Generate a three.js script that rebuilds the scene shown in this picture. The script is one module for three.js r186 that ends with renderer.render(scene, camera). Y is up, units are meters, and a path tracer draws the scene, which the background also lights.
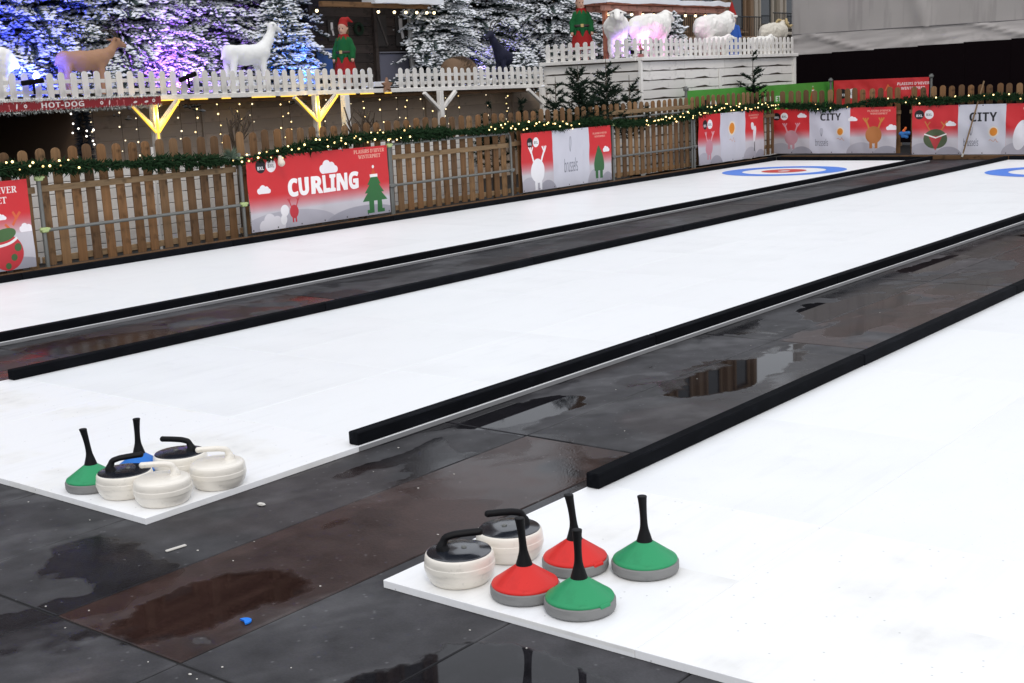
import * as THREE from 'three';
import { mergeGeometries, mergeVertices } from 'three/addons/utils/BufferGeometryUtils.js';
import { MarchingCubes } from 'three/addons/objects/MarchingCubes.js';

// ---------------------------------------------------------------- camera, sky, sun, exposure
const scene = new THREE.Scene();
const camera = new THREE.PerspectiveCamera(29.35, 1024 / 683, 0.1, 600);
camera.position.set(0, 1.95, 0);
camera.up.set(-0.08611, 0.979894, -0.179981);
camera.lookAt(-0.617954, 1.95 - 0.194235, -0.761844);
const renderer = new THREE.WebGLRenderer({ antialias: true });
renderer.toneMapping = THREE.LinearToneMapping;
renderer.toneMappingExposure = 1.16;
renderer.shadowMap.enabled = true;
{ // overcast sky, brighter overhead
  const w = 64, h = 32, d = new Float32Array(w * h * 4);
  for (let j = 0; j < h; j++) for (let i = 0; i < w; i++) {
    const el = Math.max(0, Math.sin(((j + 0.5) / h - 0.5) * Math.PI)), L = 0.62 + 0.55 * el, o = (j * w + i) * 4;
    d[o] = L * 0.95; d[o + 1] = L * 0.99; d[o + 2] = L * 1.07; d[o + 3] = 1;
  }
  const t = new THREE.DataTexture(d, w, h, THREE.RGBAFormat, THREE.FloatType);
  t.mapping = THREE.EquirectangularReflectionMapping; t.magFilter = THREE.LinearFilter; t.needsUpdate = true;
  scene.background = t; scene.environment = t;
}
const sun = new THREE.DirectionalLight(0xfff4e6, 0.75);
sun.position.set(14, 30, 6); sun.target.position.set(-8, 0, -14);
sun.castShadow = true; sun.shadow.radius = 30;
Object.assign(sun.shadow.camera, { left: -40, right: 40, top: 40, bottom: -40, near: 1, far: 120 });
sun.shadow.mapSize.set(2048, 2048);
scene.add(sun, sun.target);

// ---------------------------------------------------------------- helpers
function rng(s) { return () => { s = (s + 0x6d2b79f5) | 0; let t = Math.imul(s ^ (s >>> 15), 1 | s); t = (t + Math.imul(t ^ (t >>> 7), 61 | t)) ^ t; return ((t ^ (t >>> 14)) >>> 0) / 4294967296; }; }
const V = (x, y, z) => new THREE.Vector3(x, y, z);
const lerp = (a, b, t) => a + (b - a) * t, clamp = (x, a = 0, b = 1) => Math.min(b, Math.max(a, x));
const sstep = (a, b, x) => { const t = clamp((x - a) / (b - a)); return t * t * (3 - 2 * t); };
function hash2(x, y, s) { let h = Math.imul(x | 0, 374761393) ^ Math.imul(y | 0, 668265263) ^ Math.imul(s | 0, 2147483647); h = Math.imul(h ^ (h >>> 13), 1274126177); h ^= h >>> 16; return (h >>> 0) / 4294967296; }
function vnoise(x, y, s = 0) { const xi = Math.floor(x), yi = Math.floor(y), u = x - xi, v = y - yi, a = u * u * (3 - 2 * u), b = v * v * (3 - 2 * v); return lerp(lerp(hash2(xi, yi, s), hash2(xi + 1, yi, s), a), lerp(hash2(xi, yi + 1, s), hash2(xi + 1, yi + 1, s), a), b); }
function fbm(x, y, s = 0, n = 4) { let r = 0, a = 0.5; for (let i = 0; i < n; i++) { r += a * vnoise(x, y, s + i); x *= 2.03; y *= 2.03; a *= 0.5; } return r / (1 - Math.pow(0.5, n)); }
const toS = (c) => 255 * clamp(c <= 0.0031308 ? 12.92 * c : 1.055 * Math.pow(c, 1 / 2.4) - 0.055);
const lin = (r, g, b) => new THREE.Color().setRGB(r, g, b);
function dataTex(w, h, fn, srgb) {
  const d = new Uint8Array(w * h * 4);
  for (let j = 0; j < h; j++) for (let i = 0; i < w; i++) { const c = fn(i, j), o = (j * w + i) * 4; d[o] = c[0]; d[o + 1] = c[1]; d[o + 2] = c[2]; d[o + 3] = 255; }
  const t = new THREE.DataTexture(d, w, h, THREE.RGBAFormat); t.wrapS = t.wrapT = THREE.RepeatWrapping; t.magFilter = THREE.LinearFilter; t.minFilter = THREE.LinearMipmapLinearFilter; t.generateMipmaps = true;
  if (srgb) t.colorSpace = THREE.SRGBColorSpace; t.needsUpdate = true; return t;
}
const mat = (r, g, b, rough = 0.7, extra = {}) => new THREE.MeshPhysicalMaterial({ color: lin(r, g, b), roughness: rough, specularIntensity: 0.45, ...extra });
const used = {};
function numbered(n) { used[n] = (used[n] ?? -1) + 1; return used[n] ? n + '_' + String(used[n]).padStart(3, '0') : n; }
function obj(name, geo, m, parent) { const o = new THREE.Mesh(geo, m); o.name = name; o.castShadow = o.receiveShadow = true; parent.add(o); return o; }
function thing(name, label, category, pos = [0, 0, 0], turn = 0, group) { const o = new THREE.Group(); o.name = numbered(name); o.position.set(...pos); o.rotation.y = turn; o.userData = { label, category }; if (group) o.userData.group = group; scene.add(o); return o; }
function single(name, geo, m, label, category, group) { const o = obj(numbered(name), geo, m, scene); o.userData = { label, category }; if (group) o.userData.group = group; return o; }
function copyOf(t, pos, turn, label, group) { const r = t.clone(); r.name = numbered(t.name.replace(/_\d{3}$/, '')); r.position.set(...pos); r.rotation.y = turn; r.userData = { ...t.userData }; if (label) r.userData.label = label; if (group) r.userData.group = group; scene.add(r); return r; }
const stuff = (o) => { o.userData.kind = 'stuff'; return o; };

// box with chamfered edges, 44 triangles
function cbox(w, h, d, c = 0.004) {
  const P = [], N = [], x = w / 2, y = h / 2, z = d / 2; c = Math.min(c, x * 0.9, y * 0.9, z * 0.9);
  const tri = (a, b, e) => { const n = b.clone().sub(a).cross(e.clone().sub(a)); if (n.dot(a.clone().add(b).add(e)) < 0) { [b, e] = [e, b]; n.negate(); } n.normalize(); for (const q of [a, b, e]) { P.push(q.x, q.y, q.z); N.push(n.x, n.y, n.z); } };
  const fx = (s, a, b) => V(s * x, a * (y - c), b * (z - c)), fy = (a, s, b) => V(a * (x - c), s * y, b * (z - c)), fz = (a, b, s) => V(a * (x - c), b * (y - c), s * z);
  const quad = (a, b, e, f) => { tri(a, b, e); tri(a, e, f); };
  for (const s of [-1, 1]) { quad(fx(s, -1, -1), fx(s, 1, -1), fx(s, 1, 1), fx(s, -1, 1)); quad(fy(-1, s, -1), fy(1, s, -1), fy(1, s, 1), fy(-1, s, 1)); quad(fz(-1, -1, s), fz(1, -1, s), fz(1, 1, s), fz(-1, 1, s)); }
  for (const s of [-1, 1]) for (const t of [-1, 1]) { quad(fx(s, t, -1), fx(s, t, 1), fy(s, t, 1), fy(s, t, -1)); quad(fy(-1, s, t), fy(1, s, t), fz(1, s, t), fz(-1, s, t)); quad(fx(s, -1, t), fx(s, 1, t), fz(s, 1, t), fz(s, -1, t)); }
  for (const s of [-1, 1]) for (const t of [-1, 1]) for (const u of [-1, 1]) tri(fx(s, t, u), fy(s, t, u), fz(s, t, u));
  const g = new THREE.BufferGeometry(); g.setAttribute('position', new THREE.Float32BufferAttribute(P, 3)); g.setAttribute('normal', new THREE.Float32BufferAttribute(N, 3)); return g;
}
// uv in metres, v runs along the given axis
function boxUV(g, along = 'y', ou = 0, ov = 0) {
  if (g.index) g = g.toNonIndexed();
  const p = g.attributes.position, n = g.attributes.normal, uv = new Float32Array(p.count * 2);
  for (let i = 0; i < p.count; i++) {
    const q = { x: p.getX(i), y: p.getY(i), z: p.getZ(i) }, a = { x: Math.abs(n.getX(i)), y: Math.abs(n.getY(i)), z: Math.abs(n.getZ(i)) };
    const dom = a.x > a.y && a.x > a.z ? 'x' : a.y > a.z ? 'y' : 'z'; const rest = ['x', 'y', 'z'].filter((k) => k !== dom);
    let uu, vv; if (rest.includes(along)) { vv = q[along]; uu = q[rest.find((k) => k !== along)]; } else { uu = q[rest[0]]; vv = q[rest[1]]; }
    uv[2 * i] = uu + ou; uv[2 * i + 1] = vv + ov;
  }
  g.setAttribute('uv', new THREE.BufferAttribute(uv, 2)); return g;
}
function tube(pts, r, seg = 8, n = 24, closed = false) { return new THREE.TubeGeometry(new THREE.CatmullRomCurve3(pts.map((p) => V(...p)), closed, 'catmullrom', 0.2), n, r, seg, closed); }
function rod(a, b, ra, rb = ra, seg = 10) { const A = V(...a), B = V(...b), d = B.clone().sub(A), g = new THREE.CylinderGeometry(rb, ra, d.length(), seg); g.translate(0, d.length() / 2, 0); g.applyQuaternion(new THREE.Quaternion().setFromUnitVectors(V(0, 1, 0), d.normalize())); g.translate(A.x, A.y, A.z); return g; }
const merge = (gs) => mergeGeometries(gs.map((g) => { g = g.index ? g.toNonIndexed() : g; if (!g.attributes.uv) g.setAttribute('uv', new THREE.BufferAttribute(new Float32Array(g.attributes.position.count * 2), 2)); return g; }));
// thin spindles (needles, twigs) gathered into one geometry
class Twigs {
  constructor() { this.p = []; }
  add(ax, ay, az, bx, by, bz, r, r0 = 0.35) {
    let dx = bx - ax, dy = by - ay, dz = bz - az; const L = Math.hypot(dx, dy, dz) || 1; dx /= L; dy /= L; dz /= L;
    let ux = -dz, uy = 0, uz = dx; let l = Math.hypot(ux, uz); if (l < 1e-3) { ux = 1; uz = 0; l = 1; } ux /= l; uz /= l;
    const wx = dy * uz - dz * uy, wy = dz * ux - dx * uz, wz = dx * uy - dy * ux, R = [];
    for (let k = 0; k < 3; k++) { const a = k * 2.0944 + 0.5, c = Math.cos(a) * r, s = Math.sin(a) * r, m = r0 * L; R.push([ax + dx * m + ux * c + wx * s, ay + dy * m + uy * c + wy * s, az + dz * m + uz * c + wz * s]); }
    for (let k = 0; k < 3; k++) { const a = R[k], b = R[(k + 1) % 3]; this.p.push(ax, ay, az, ...b, ...a, bx, by, bz, ...a, ...b); }
  }
  geo() { const g = new THREE.BufferGeometry(); g.setAttribute('position', new THREE.Float32BufferAttribute(this.p, 3)); g.computeVertexNormals(); return g; }
}
// smooth body from tapered capsules [ax,ay,az,ra, bx,by,bz,rb]
function blob(caps, { k = 0.035, res = 44, fuzz = 0, seed = 1 } = {}) {
  const b = new THREE.Box3(); for (const c of caps) { b.expandByPoint(V(c[0] - c[3], c[1] - c[3], c[2] - c[3])); b.expandByPoint(V(c[0] + c[3], c[1] + c[3], c[2] + c[3])); b.expandByPoint(V(c[4] - c[7], c[5] - c[7], c[6] - c[7])); b.expandByPoint(V(c[4] + c[7], c[5] + c[7], c[6] + c[7])); }
  const ctr = b.getCenter(V(0, 0, 0)), s = b.getSize(V(0, 0, 0)), half = Math.max(s.x, s.y, s.z) / 2 * 1.12 + 0.02;
  const sdf = (x, y, z) => {
    let d = 1e9;
    for (const c of caps) { const bx = c[4] - c[0], by = c[5] - c[1], bz = c[6] - c[2], px = x - c[0], py = y - c[1], pz = z - c[2], t = clamp((px * bx + py * by + pz * bz) / (bx * bx + by * by + bz * bz + 1e-9)); const q = Math.hypot(px - bx * t, py - by * t, pz - bz * t) - lerp(c[3], c[7], t); const kk = c[8] ?? k, h = clamp(0.5 + 0.5 * (d - q) / kk); d = lerp(d, q, h) - kk * h * (1 - h); }
    if (fuzz) d += fuzz * (fbm(x * 14 + z * 9, y * 14 - z * 7, seed, 3) - 0.5) * 2;
    return d;
  };
  const mc = new MarchingCubes(res, new THREE.MeshBasicMaterial(), false, false, 60000); mc.isolation = 0; mc.reset?.();
  for (let z = 0; z < res; z++) for (let y = 0; y < res; y++) for (let x = 0; x < res; x++) mc.field[x + y * res + z * res * res] = -sdf(ctr.x + (x / (res / 2) - 1) * half, ctr.y + (y / (res / 2) - 1) * half, ctr.z + (z / (res / 2) - 1) * half);
  mc.update();
  const n = mc.count, P = new Float32Array(n * 3), N = new Float32Array(n * 3), e = half / res;
  for (let i = 0; i < n; i++) {
    const x = ctr.x + mc.positionArray[3 * i] * half, y = ctr.y + mc.positionArray[3 * i + 1] * half, z = ctr.z + mc.positionArray[3 * i + 2] * half;
    const v = V(sdf(x + e, y, z) - sdf(x - e, y, z), sdf(x, y + e, z) - sdf(x, y - e, z), sdf(x, y, z + e) - sdf(x, y, z - e)).normalize();
    P.set([x, y, z], 3 * i); N.set([v.x, v.y, v.z], 3 * i);
  }
  for (let i = 0; i + 2 < n; i += 3) { // outward winding
    const a = V(P[3 * i], P[3 * i + 1], P[3 * i + 2]), q = V(P[3 * i + 3], P[3 * i + 4], P[3 * i + 5]).sub(a), w = V(P[3 * i + 6], P[3 * i + 7], P[3 * i + 8]).sub(a);
    if (q.cross(w).dot(V(N[3 * i], N[3 * i + 1], N[3 * i + 2])) < 0) for (const A of [P, N]) for (let c = 0; c < 3; c++) { const t = A[3 * i + 3 + c]; A[3 * i + 3 + c] = A[3 * i + 6 + c]; A[3 * i + 6 + c] = t; }
  }
  const g = new THREE.BufferGeometry(); g.setAttribute('position', new THREE.BufferAttribute(P, 3)); g.setAttribute('normal', new THREE.BufferAttribute(N, 3)); return mergeVertices(g, 1e-5);
}
function canvasTex(w, h, draw) { const c = document.createElement('canvas'); c.width = w; c.height = h; const x = c.getContext('2d'); draw(x, w, h); const t = new THREE.CanvasTexture(c); t.colorSpace = THREE.SRGBColorSpace; t.anisotropy = 8; return t; }

// ---------------------------------------------------------------- materials
const woodTex = dataTex(256, 512, (i, j) => {
  const u = i / 256, v = j / 512, per = (f, g, s) => { const a = fbm(u * f, v * g, s, 4), b = fbm((u - 1) * f, v * g, s, 4), c = fbm(u * f, (v - 1) * g, s, 4), e = fbm((u - 1) * f, (v - 1) * g, s, 4); return lerp(lerp(a, b, u), lerp(c, e, u), v); };
  const g1 = per(60, 5, 3), g2 = per(14, 3, 11), st = per(7, 9, 23);
  const k = 0.5 + 0.55 * g1 + 0.35 * (g2 - 0.5) - 0.4 * sstep(0.58, 0.75, st);
  return [toS(clamp(k)), toS(clamp(k * 0.97)), toS(clamp(k * 0.94))];
}, true);
woodTex.repeat.set(1.6, 0.7);
const woodMats = [[0.28, 0.15, 0.068], [0.21, 0.115, 0.054], [0.32, 0.19, 0.094], [0.17, 0.097, 0.05], [0.25, 0.15, 0.078]].map((c) => mat(...c, 0.78, { map: woodTex, bumpMap: woodTex, bumpScale: 0.002 }));
const railMat = mat(0.32, 0.22, 0.125, 0.8, { map: woodTex, bumpMap: woodTex, bumpScale: 0.002 });
const whitePaint = [0.76, 0.70, 0.79].map((k) => mat(k, k * 0.985, k * 0.95, 0.6, { map: (() => { const t = woodTex.clone(); return t; })() }));
const whiteBoardTex = dataTex(256, 256, (i, j) => { const u = i / 256, v = j / 256; const f = (s, a, b) => lerp(fbm(u * a, v * b, s, 4), fbm((u - 1) * a, v * b, s, 4), u); const k = 0.9 + 0.12 * (f(5, 30, 3) - 0.5) - 0.25 * sstep(0.62, 0.85, f(9, 9, 6)); return [toS(k), toS(k * 0.985), toS(k * 0.96)]; }, true);
const whiteMats = [0.9, 0.82, 0.86].map((k) => mat(k, k * 0.985, k * 0.96, 0.6, { map: whiteBoardTex }));
const steel = mat(0.2, 0.205, 0.195, 0.5, { metalness: 0.45 });
const blackRubber = mat(0.0045, 0.005, 0.0065, 0.8, { specularIntensity: 0.05 });
const clampMat = mat(0.45, 0.55, 0.25, 0.5);
const needleMat = mat(0.012, 0.032, 0.012, 0.8, { specularIntensity: 0.2 }), needleDark = mat(0.01, 0.02, 0.012, 0.85, { specularIntensity: 0.2 }), barkMat = mat(0.07, 0.05, 0.035, 0.9), flockMat = mat(0.78, 0.8, 0.84, 0.85);
const glow = (r, g, b, i) => new THREE.MeshStandardMaterial({ color: lin(r, g, b), emissive: lin(r, g, b), emissiveIntensity: i, roughness: 0.5 });
const dimBulb = glow(1, 0.66, 0.25, 1.1), warmBulb = glow(1, 0.72, 0.3, 3.2), paleBulb = glow(1, 0.84, 0.55, 1.7), yellowTube = glow(1, 0.62, 0.07, 0.95);
const blackM = mat(0.008, 0.007, 0.008, 0.85, { specularIntensity: 0.15 });

// ---------------------------------------------------------------- plaza ground
const isBrown = (kx, kz) => (kx === 0 && (kz === -1 || kz === -3)) || (kx === -7 && kz === -2);
const puddles = [[-4.76, -5.98, 0.24, 0.42, 0.1], [-4.12, -7.5, 0.25, 0.8, -0.08], [-4.52, -10.1, 0.3, 0.75, 0.1], [-4.78, -12.6, 0.16, 0.8, 0], [-4.05, -11.4, 0.2, 0.5, 0.2], [-4.6, -16, 0.25, 0.9, 0], [-4.1, -14.2, 0.2, 0.4, 0], [-4.0, -3.02, 0.2, 0.5, 0.05], [-5.0, -2.0, 0.3, 0.3, 0.4], [-2.62, -2.95, 0.42, 0.36, 0], [-5.6, -2.4, 0.4, 0.25, 0.3], [-4.15, -9.35, 0.15, 0.5, 0]];
function wetAt(x, z) { // 0 dry .. 1 standing water
  let p = 0; const wob = (fbm(x * 4, z * 4, 41, 5) - 0.5) * 1.2;
  for (const [cx, cz, rx, rz, a] of puddles) { const dx = x - cx, dz = z - cz, c = Math.cos(a), s = Math.sin(a), q = Math.hypot((dx * c + dz * s) / rx, (dz * c - dx * s) / rz) + wob; p = Math.max(p, sstep(1.1, 0.92, q)); }
  return p;
}
const dryPatches = [[-4.92, -4.6, 0.1, 1.1, 0.02], [-4.6, -5.35, 0.35, 0.2, 0.3], [-4.25, -6.3, 0.25, 0.3, 0], [-5.4, -2.95, 0.6, 0.14, 0.5], [-4.75, -2.55, 0.14, 0.3, 0.3], [-4.6, -4.1, 0.09, 0.5, 0.1], [-4.7, -8.0, 0.25, 0.8, 0.1], [-4.45, -9.1, 0.4, 0.5, 0], [-3.75, -2.75, 0.06, 0.5, 0.06]];
function dryAt(x, z) { let p = 0; const wob = (fbm(x * 5 + 3, z * 5, 141, 4) - 0.5) * 1.3; for (const [cx, cz, rx, rz, a] of dryPatches) { const dx = x - cx, dz = z - cz, c = Math.cos(a), s = Math.sin(a); p = Math.max(p, sstep(1.08, 0.92, Math.hypot((dx * c + dz * s) / rx, (dz * c - dx * s) / rz) + wob)); } return p; }
function paveTex(x0, x1, z0, z1, w, h, least = 0) {
  const C = new Uint8Array(w * h * 4), R = new Uint8Array(w * h * 4), B = new Uint8Array(w * h * 4);
  for (let j = 0; j < h; j++) for (let i = 0; i < w; i++) {
    const x = lerp(x0, x1, (i + 0.5) / w), z = lerp(z0, z1, (j + 0.5) / h), o = (j * w + i) * 4;
    const kx = Math.floor((x + 4.43) / 0.77), kz = Math.floor((z + 2.57) / 2.985), tone = 0.8 + 0.4 * hash2(kx, kz, 7), brn = isBrown(kx, kz) ? sstep(0.3, 0.5, fbm(x * 3.1, z * 3.1, 301, 5) + 0.22 * sstep(-5.6, -4.6, z) * (kz === -1 ? 1 : 0.4) - 0.05) : 0.35 * sstep(0.52, 0.62, fbm(x * 0.9, z * 0.7, 311, 4)), br = brn > 0.5;
    const p = wetAt(x, z), f = fbm(x * 1.3 + 7, z * 0.8, 61, 5), dry = Math.max(sstep(0.53, 0.57, f), dryAt(x, z)) * (1 - p) * (br ? 0.3 : 1), damp = sstep(0.36, 0.42, f);
    const jx = Math.abs(((x + 4.43) / 0.77) - Math.round((x + 4.43) / 0.77)) * 0.77, dirtJ = sstep(0.05, 0.0, jx + 0.05 * fbm(x * 6, z * 6, 171, 3)) * sstep(0.42, 0.6, fbm(x * 1.5, z * 1.1, 177, 4)), smear = sstep(0.54, 0.66, fbm(x * 2.6 + z * 1.4, z * 0.9 - x * 0.5, 181, 5)) * (1 - p), grain = 0.7 + 0.6 * hash2(i, j, 5), sm = fbm(x * 9, z * 9, 77, 3), edge = sstep(0.5, 0.56, fbm(x * 2.2, z * 1.7, 91, 4));
    let r = lerp(0.0145, 0.029, brn), g = lerp(0.0138, 0.0155, brn), b = lerp(0.0164, 0.0132, brn);
    const k = tone * grain * (0.75 + 0.5 * sm) * (1 - 0.3 * p) * (0.85 + 0.3 * edge);
    r *= k; g *= k; b *= k;
    r = lerp(r, r + 0.034, dry * (0.5 + sm * 0.8)); g = lerp(g, g + 0.034, dry * (0.5 + sm * 0.8)); b = lerp(b, b + 0.035, dry * (0.5 + sm * 0.8));
    { const grit = hash2(i >> 1, j >> 1, 333) > 0.9965 ? 0.05 * (1 - p) : 0, a = 0.045 * dirtJ + 0.02 * smear * (0.4 + sm) + grit; r += a; g += a; b += a * 1.03; }
    C[o] = toS(r); C[o + 1] = toS(g); C[o + 2] = toS(b); C[o + 3] = 255;
    const ro = lerp(lerp(lerp(0.135, 0.18, damp) + 0.12 * (sm - 0.5) + 0.04 * edge + 0.2 * smear, 0.6, dry), 0.03, p);
    R[o] = R[o + 1] = R[o + 2] = 255 * clamp(Math.max(ro, least + 0.1 * (sm - 0.5))); R[o + 3] = 255; R[o] = R[o + 2] = 0;
    const hgt = lerp(0.5 + 0.5 * (hash2(i, j, 15) - 0.5) + 0.5 * (sm - 0.5), 0.55, p); B[o] = B[o + 1] = B[o + 2] = 255 * clamp(hgt); B[o + 3] = 255;
  }
  const mk = (d, srgb) => { const t = new THREE.DataTexture(d, w, h, THREE.RGBAFormat); t.magFilter = THREE.LinearFilter; t.minFilter = THREE.LinearMipmapLinearFilter; t.generateMipmaps = true; if (srgb) t.colorSpace = THREE.SRGBColorSpace; t.needsUpdate = true; return t; };
  return { x0, x1, z0, z1, m: new THREE.MeshPhysicalMaterial({ map: mk(C, true), roughnessMap: mk(R), roughness: 1, ior: 1.33, specularIntensity: 0.62, bumpMap: mk(B), bumpScale: 0.0005 }) };
}
const paveFront = paveTex(-10.6, 0.5, -8.54, 0.4, 2048, 1650), paveMid = paveTex(-5.97, -2.8, -38.4, -8.5, 256, 2048), paveFar = paveTex(-10.6, -8.2, -38.4, -5.5, 200, 2048, 0.42);
const baseGround = mat(0.014, 0.0135, 0.014, 0.6);
const ground = new THREE.Group(); ground.name = 'plaza_ground'; ground.userData = { kind: 'structure', label: 'dark wet stone paving of the plaza between the white lanes', category: 'paving' }; scene.add(ground);
{
  const g = new THREE.PlaneGeometry(400, 400); g.rotateX(-Math.PI / 2); g.translate(-20, -0.0065, -60); obj('paving_bed', g, baseGround, ground);
  const R = rng(5);
  const slab = (kx, kz) => {
    const xa = -4.43 + kx * 0.77 + 0.004, xb = xa + 0.77 - 0.008, za = -2.57 + kz * 2.985 + 0.007, zb = za + 2.985 - 0.014, cx = (xa + xb) / 2, cz = (za + zb) / 2;
    const T = kz >= -2 ? paveFront : cx > -6.5 ? paveMid : paveFar; // kz -2 spans z -8.54..-5.56
    const geo = cbox(xb - xa, 0.02, zb - za, 0.004), p = geo.attributes.position, uv = new Float32Array(p.count * 2);
    for (let i = 0; i < p.count; i++) { uv[2 * i] = (p.getX(i) + cx - T.x0) / (T.x1 - T.x0); uv[2 * i + 1] = (p.getZ(i) + cz - T.z0) / (T.z1 - T.z0); }
    geo.setAttribute('uv', new THREE.BufferAttribute(uv, 2));
    const m = obj('paving_slab', geo, T.m, ground); m.position.set(cx, -0.0105 + (R() - 0.5) * 0.0024, cz); m.rotation.z = (R() - 0.5) * 0.0016;
  };
  for (let kz = -2; kz <= 0; kz++) for (let kx = -8; kx <= 5; kx++) slab(kx, kz);
  for (let kz = -9; kz <= -3; kz++) for (const kx of [-8, -7, -6, -2, -1, 0, 1]) slab(kx, kz);
}

// ---------------------------------------------------------------- curling lanes
const laneTex = dataTex(1024, 1024, (i, j) => {
  const u = i / 1024, v = j / 1024, P = (a, b, s) => { const f = (x, y) => fbm(x * a, y * b, s, 5); return lerp(lerp(f(u, v), f(u - 1, v), u), lerp(f(u, v - 1), f(u - 1, v - 1), u), v); };
  const d = P(5, 5, 3), sc = P(90, 8, 31), sp = hash2(i, j, 9) > 0.9994 ? 0.25 : 0;
  const fp = P(16, 16, 57), k = 0.87 - 0.04 * sstep(0.45, 0.75, d) - 0.022 * sstep(0.55, 0.75, sc) - 0.04 * sstep(0.6, 0.72, fp) * d + 0.03 * (hash2(i, j, 3) - 0.5) - sp;
  return [toS(k * 0.975), toS(k * 0.99), toS(k)];
}, true);
laneTex.repeat.set(0.28, 0.28);
const laneMats = [1, 0.98, 0.99].map((k) => new THREE.MeshPhysicalMaterial({ color: lin(k, k, k), map: laneTex, roughness: 0.42 }));
const dirtyTex = dataTex(1024, 1024, (i, j) => { const x = i / 1024 * 3.6, y = j / 1024 * 3.6, f = fbm(x * 2.6, y * 2.6, 203, 5), q = fbm(x * 9, y * 9, 207, 4), st = fbm(x * 30, y * 3, 211, 3), k = 0.87 - 0.13 * sstep(0.52, 0.74, f) * q * q * 1.6 - 0.022 * sstep(0.56, 0.72, st) - (hash2(i >> 1, j >> 1, 9) > 0.9988 ? 0.3 : 0) + 0.02 * (hash2(i, j, 3) - 0.5), w = sstep(0.5, 0.7, f) * 0.03; return [toS(k * (0.978 + w * 0.3)), toS(k * 0.985), toS(k * (0.995 - w))]; }, true);
dirtyTex.repeat.set(1 / 3.6, 1 / 3.6);
const dirtyLane = new THREE.MeshPhysicalMaterial({ map: dirtyTex, roughness: 0.42 });
const ringBlue = mat(0.06, 0.21, 0.72, 0.45), ringRed = mat(0.55, 0.05, 0.04, 0.45);
function lane(label, x0, x1, zFront, zEnd, target, edgeStrip) {
  const t = thing('curling_lane', label, 'curling lane', [(x0 + x1) / 2, 0, zFront]), R = rng(Math.round(x0 * 100) & 255);
  const nx = 3, w = (x1 - x0) / nx, dz = 1.47, n = Math.ceil((zFront - zEnd) / dz - 0.05), base = {};
  for (let j = 0; j < n; j++) for (let i = 0; i < nx; i++) {
    const L = Math.min(dz, (zFront - zEnd) - j * dz), key = L.toFixed(3);
    base[key] ??= [0, 1, 2].map((q) => boxUV(cbox(w - 0.0014, 0.032, L - 0.0014, 0.0015), 'z', q * 1.3, q * 0.7));
    const m = obj('ice_panel', base[key][Math.floor(R() * 3)], j < 1 ? dirtyLane : laneMats[Math.floor(R() * 3)], t);
    m.position.set(x0 + (i + 0.5) * w - t.position.x, 0.0163 + (R() - 0.5) * 0.0008, -(j * dz + L / 2));
  }
  if (edgeStrip) obj('added_edge_strip', boxUV(cbox(0.004, 0.026, zFront - zEnd - 1.4, 0.001), 'z'), mat(0.24, 0.24, 0.245, 0.6), t).position.set(x1 - t.position.x + 0.0025, 0.0155, -(zFront - zEnd + 1.4) / 2);  // added grey strip covers the sheet side, standing in for edge dirt
  if (target) for (const [a, b, m, y, nm] of [[0.8, 1.19, ringBlue, 0.0356, 'blue_ring'], [0.12, 0.43, ringRed, 0.0356, 'red_ring']]) { const g = new THREE.RingGeometry(a, b, 72); g.rotateX(-Math.PI / 2); const r = obj(nm, g, m, t); r.position.set(target[0] - t.position.x, y, target[1] - zFront); }
}
lane('long white lane beside the wooden fence with all of its target rings showing', -13.49, -10.01, -3.45, -26.0, [-11.82, -23.2], true);
lane('white lane between the two wet paved strips, stones on its corner', -8.58, -5.036, -3.43, -26.2, [-6.77, -23.45], true);
lane('white lane whose corner carries red and green pin-handled stones', -3.533, 0.05, -3.469, -26.2, [-1.75, -23.45]);
const kerbTex = dataTex(256, 512, (i, j) => { const u = i / 256 * 1.2, v = j / 512 * 3, a = sstep(0.58, 0.75, fbm(u * 8, v * 3, 401, 4)), k = 0.4 + 0.3 * fbm(u * 20, v * 8, 405, 3) + 0.35 * a * (hash2(i, j, 1) > 0.4 ? 1 : 0); return [toS(k), toS(k), toS(k)]; }, true);
kerbTex.repeat.set(1 / 1.2, 1 / 3);
const kerbMats = [0.009, 0.0115].map((k) => mat(k, k * 1.1, k * 1.4, 0.75, { map: kerbTex, specularIntensity: 0.06 }));
function kerb(label, xa, za, xb, zb) { // beam 7.5 cm square between two points on top of the sheet
  const L = Math.hypot(xb - xa, zb - za), n = Math.max(1, Math.round(L / 3.0)), l = L / n, R = rng(Math.round(xa * 31 + za)), t = thing('lane_kerb', label, 'kerb', [xa, 0.0705, za], Math.atan2(xb - xa, zb - za), 'black lane kerbs');
  const g = boxUV(cbox(0.075, 0.074, l - 0.004, 0.006), 'z'); for (let i = 0; i < n; i++) { const o = obj('beam', g, kerbMats[Math.floor(R() * 2)], t); o.position.set((R() - 0.5) * 0.005, 0, (i + 0.5) * l); o.rotation.y = (R() - 0.5) * 0.002; }
}
kerb('black kerb along the foot of the wooden fence', -13.445, -4.85, -13.445, -25.95);
kerb('black kerb between the fence-side lane and the narrow paved strip', -10.055, -4.85, -10.055, -26.2);
kerb('black kerb edging the stone-carrying lane along the narrow paved strip', -8.535, -4.82, -8.535, -26.15);
kerb('black kerb beside the puddled strip on the lane with black capped and white stones', -5.076, -4.83, -5.076, -26.15);
kerb('black kerb beside the puddled strip on the lane with red and green pin stones', -3.492, -4.86, -3.492, -26.15);
kerb('black kerb across the far end of the fence-side lane below banners', -13.4, -26.0, -10.1, -26.0);
kerb('black kerb across the far end of the lane between the two paved strips', -8.49, -26.2, -5.12, -26.2);

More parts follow.
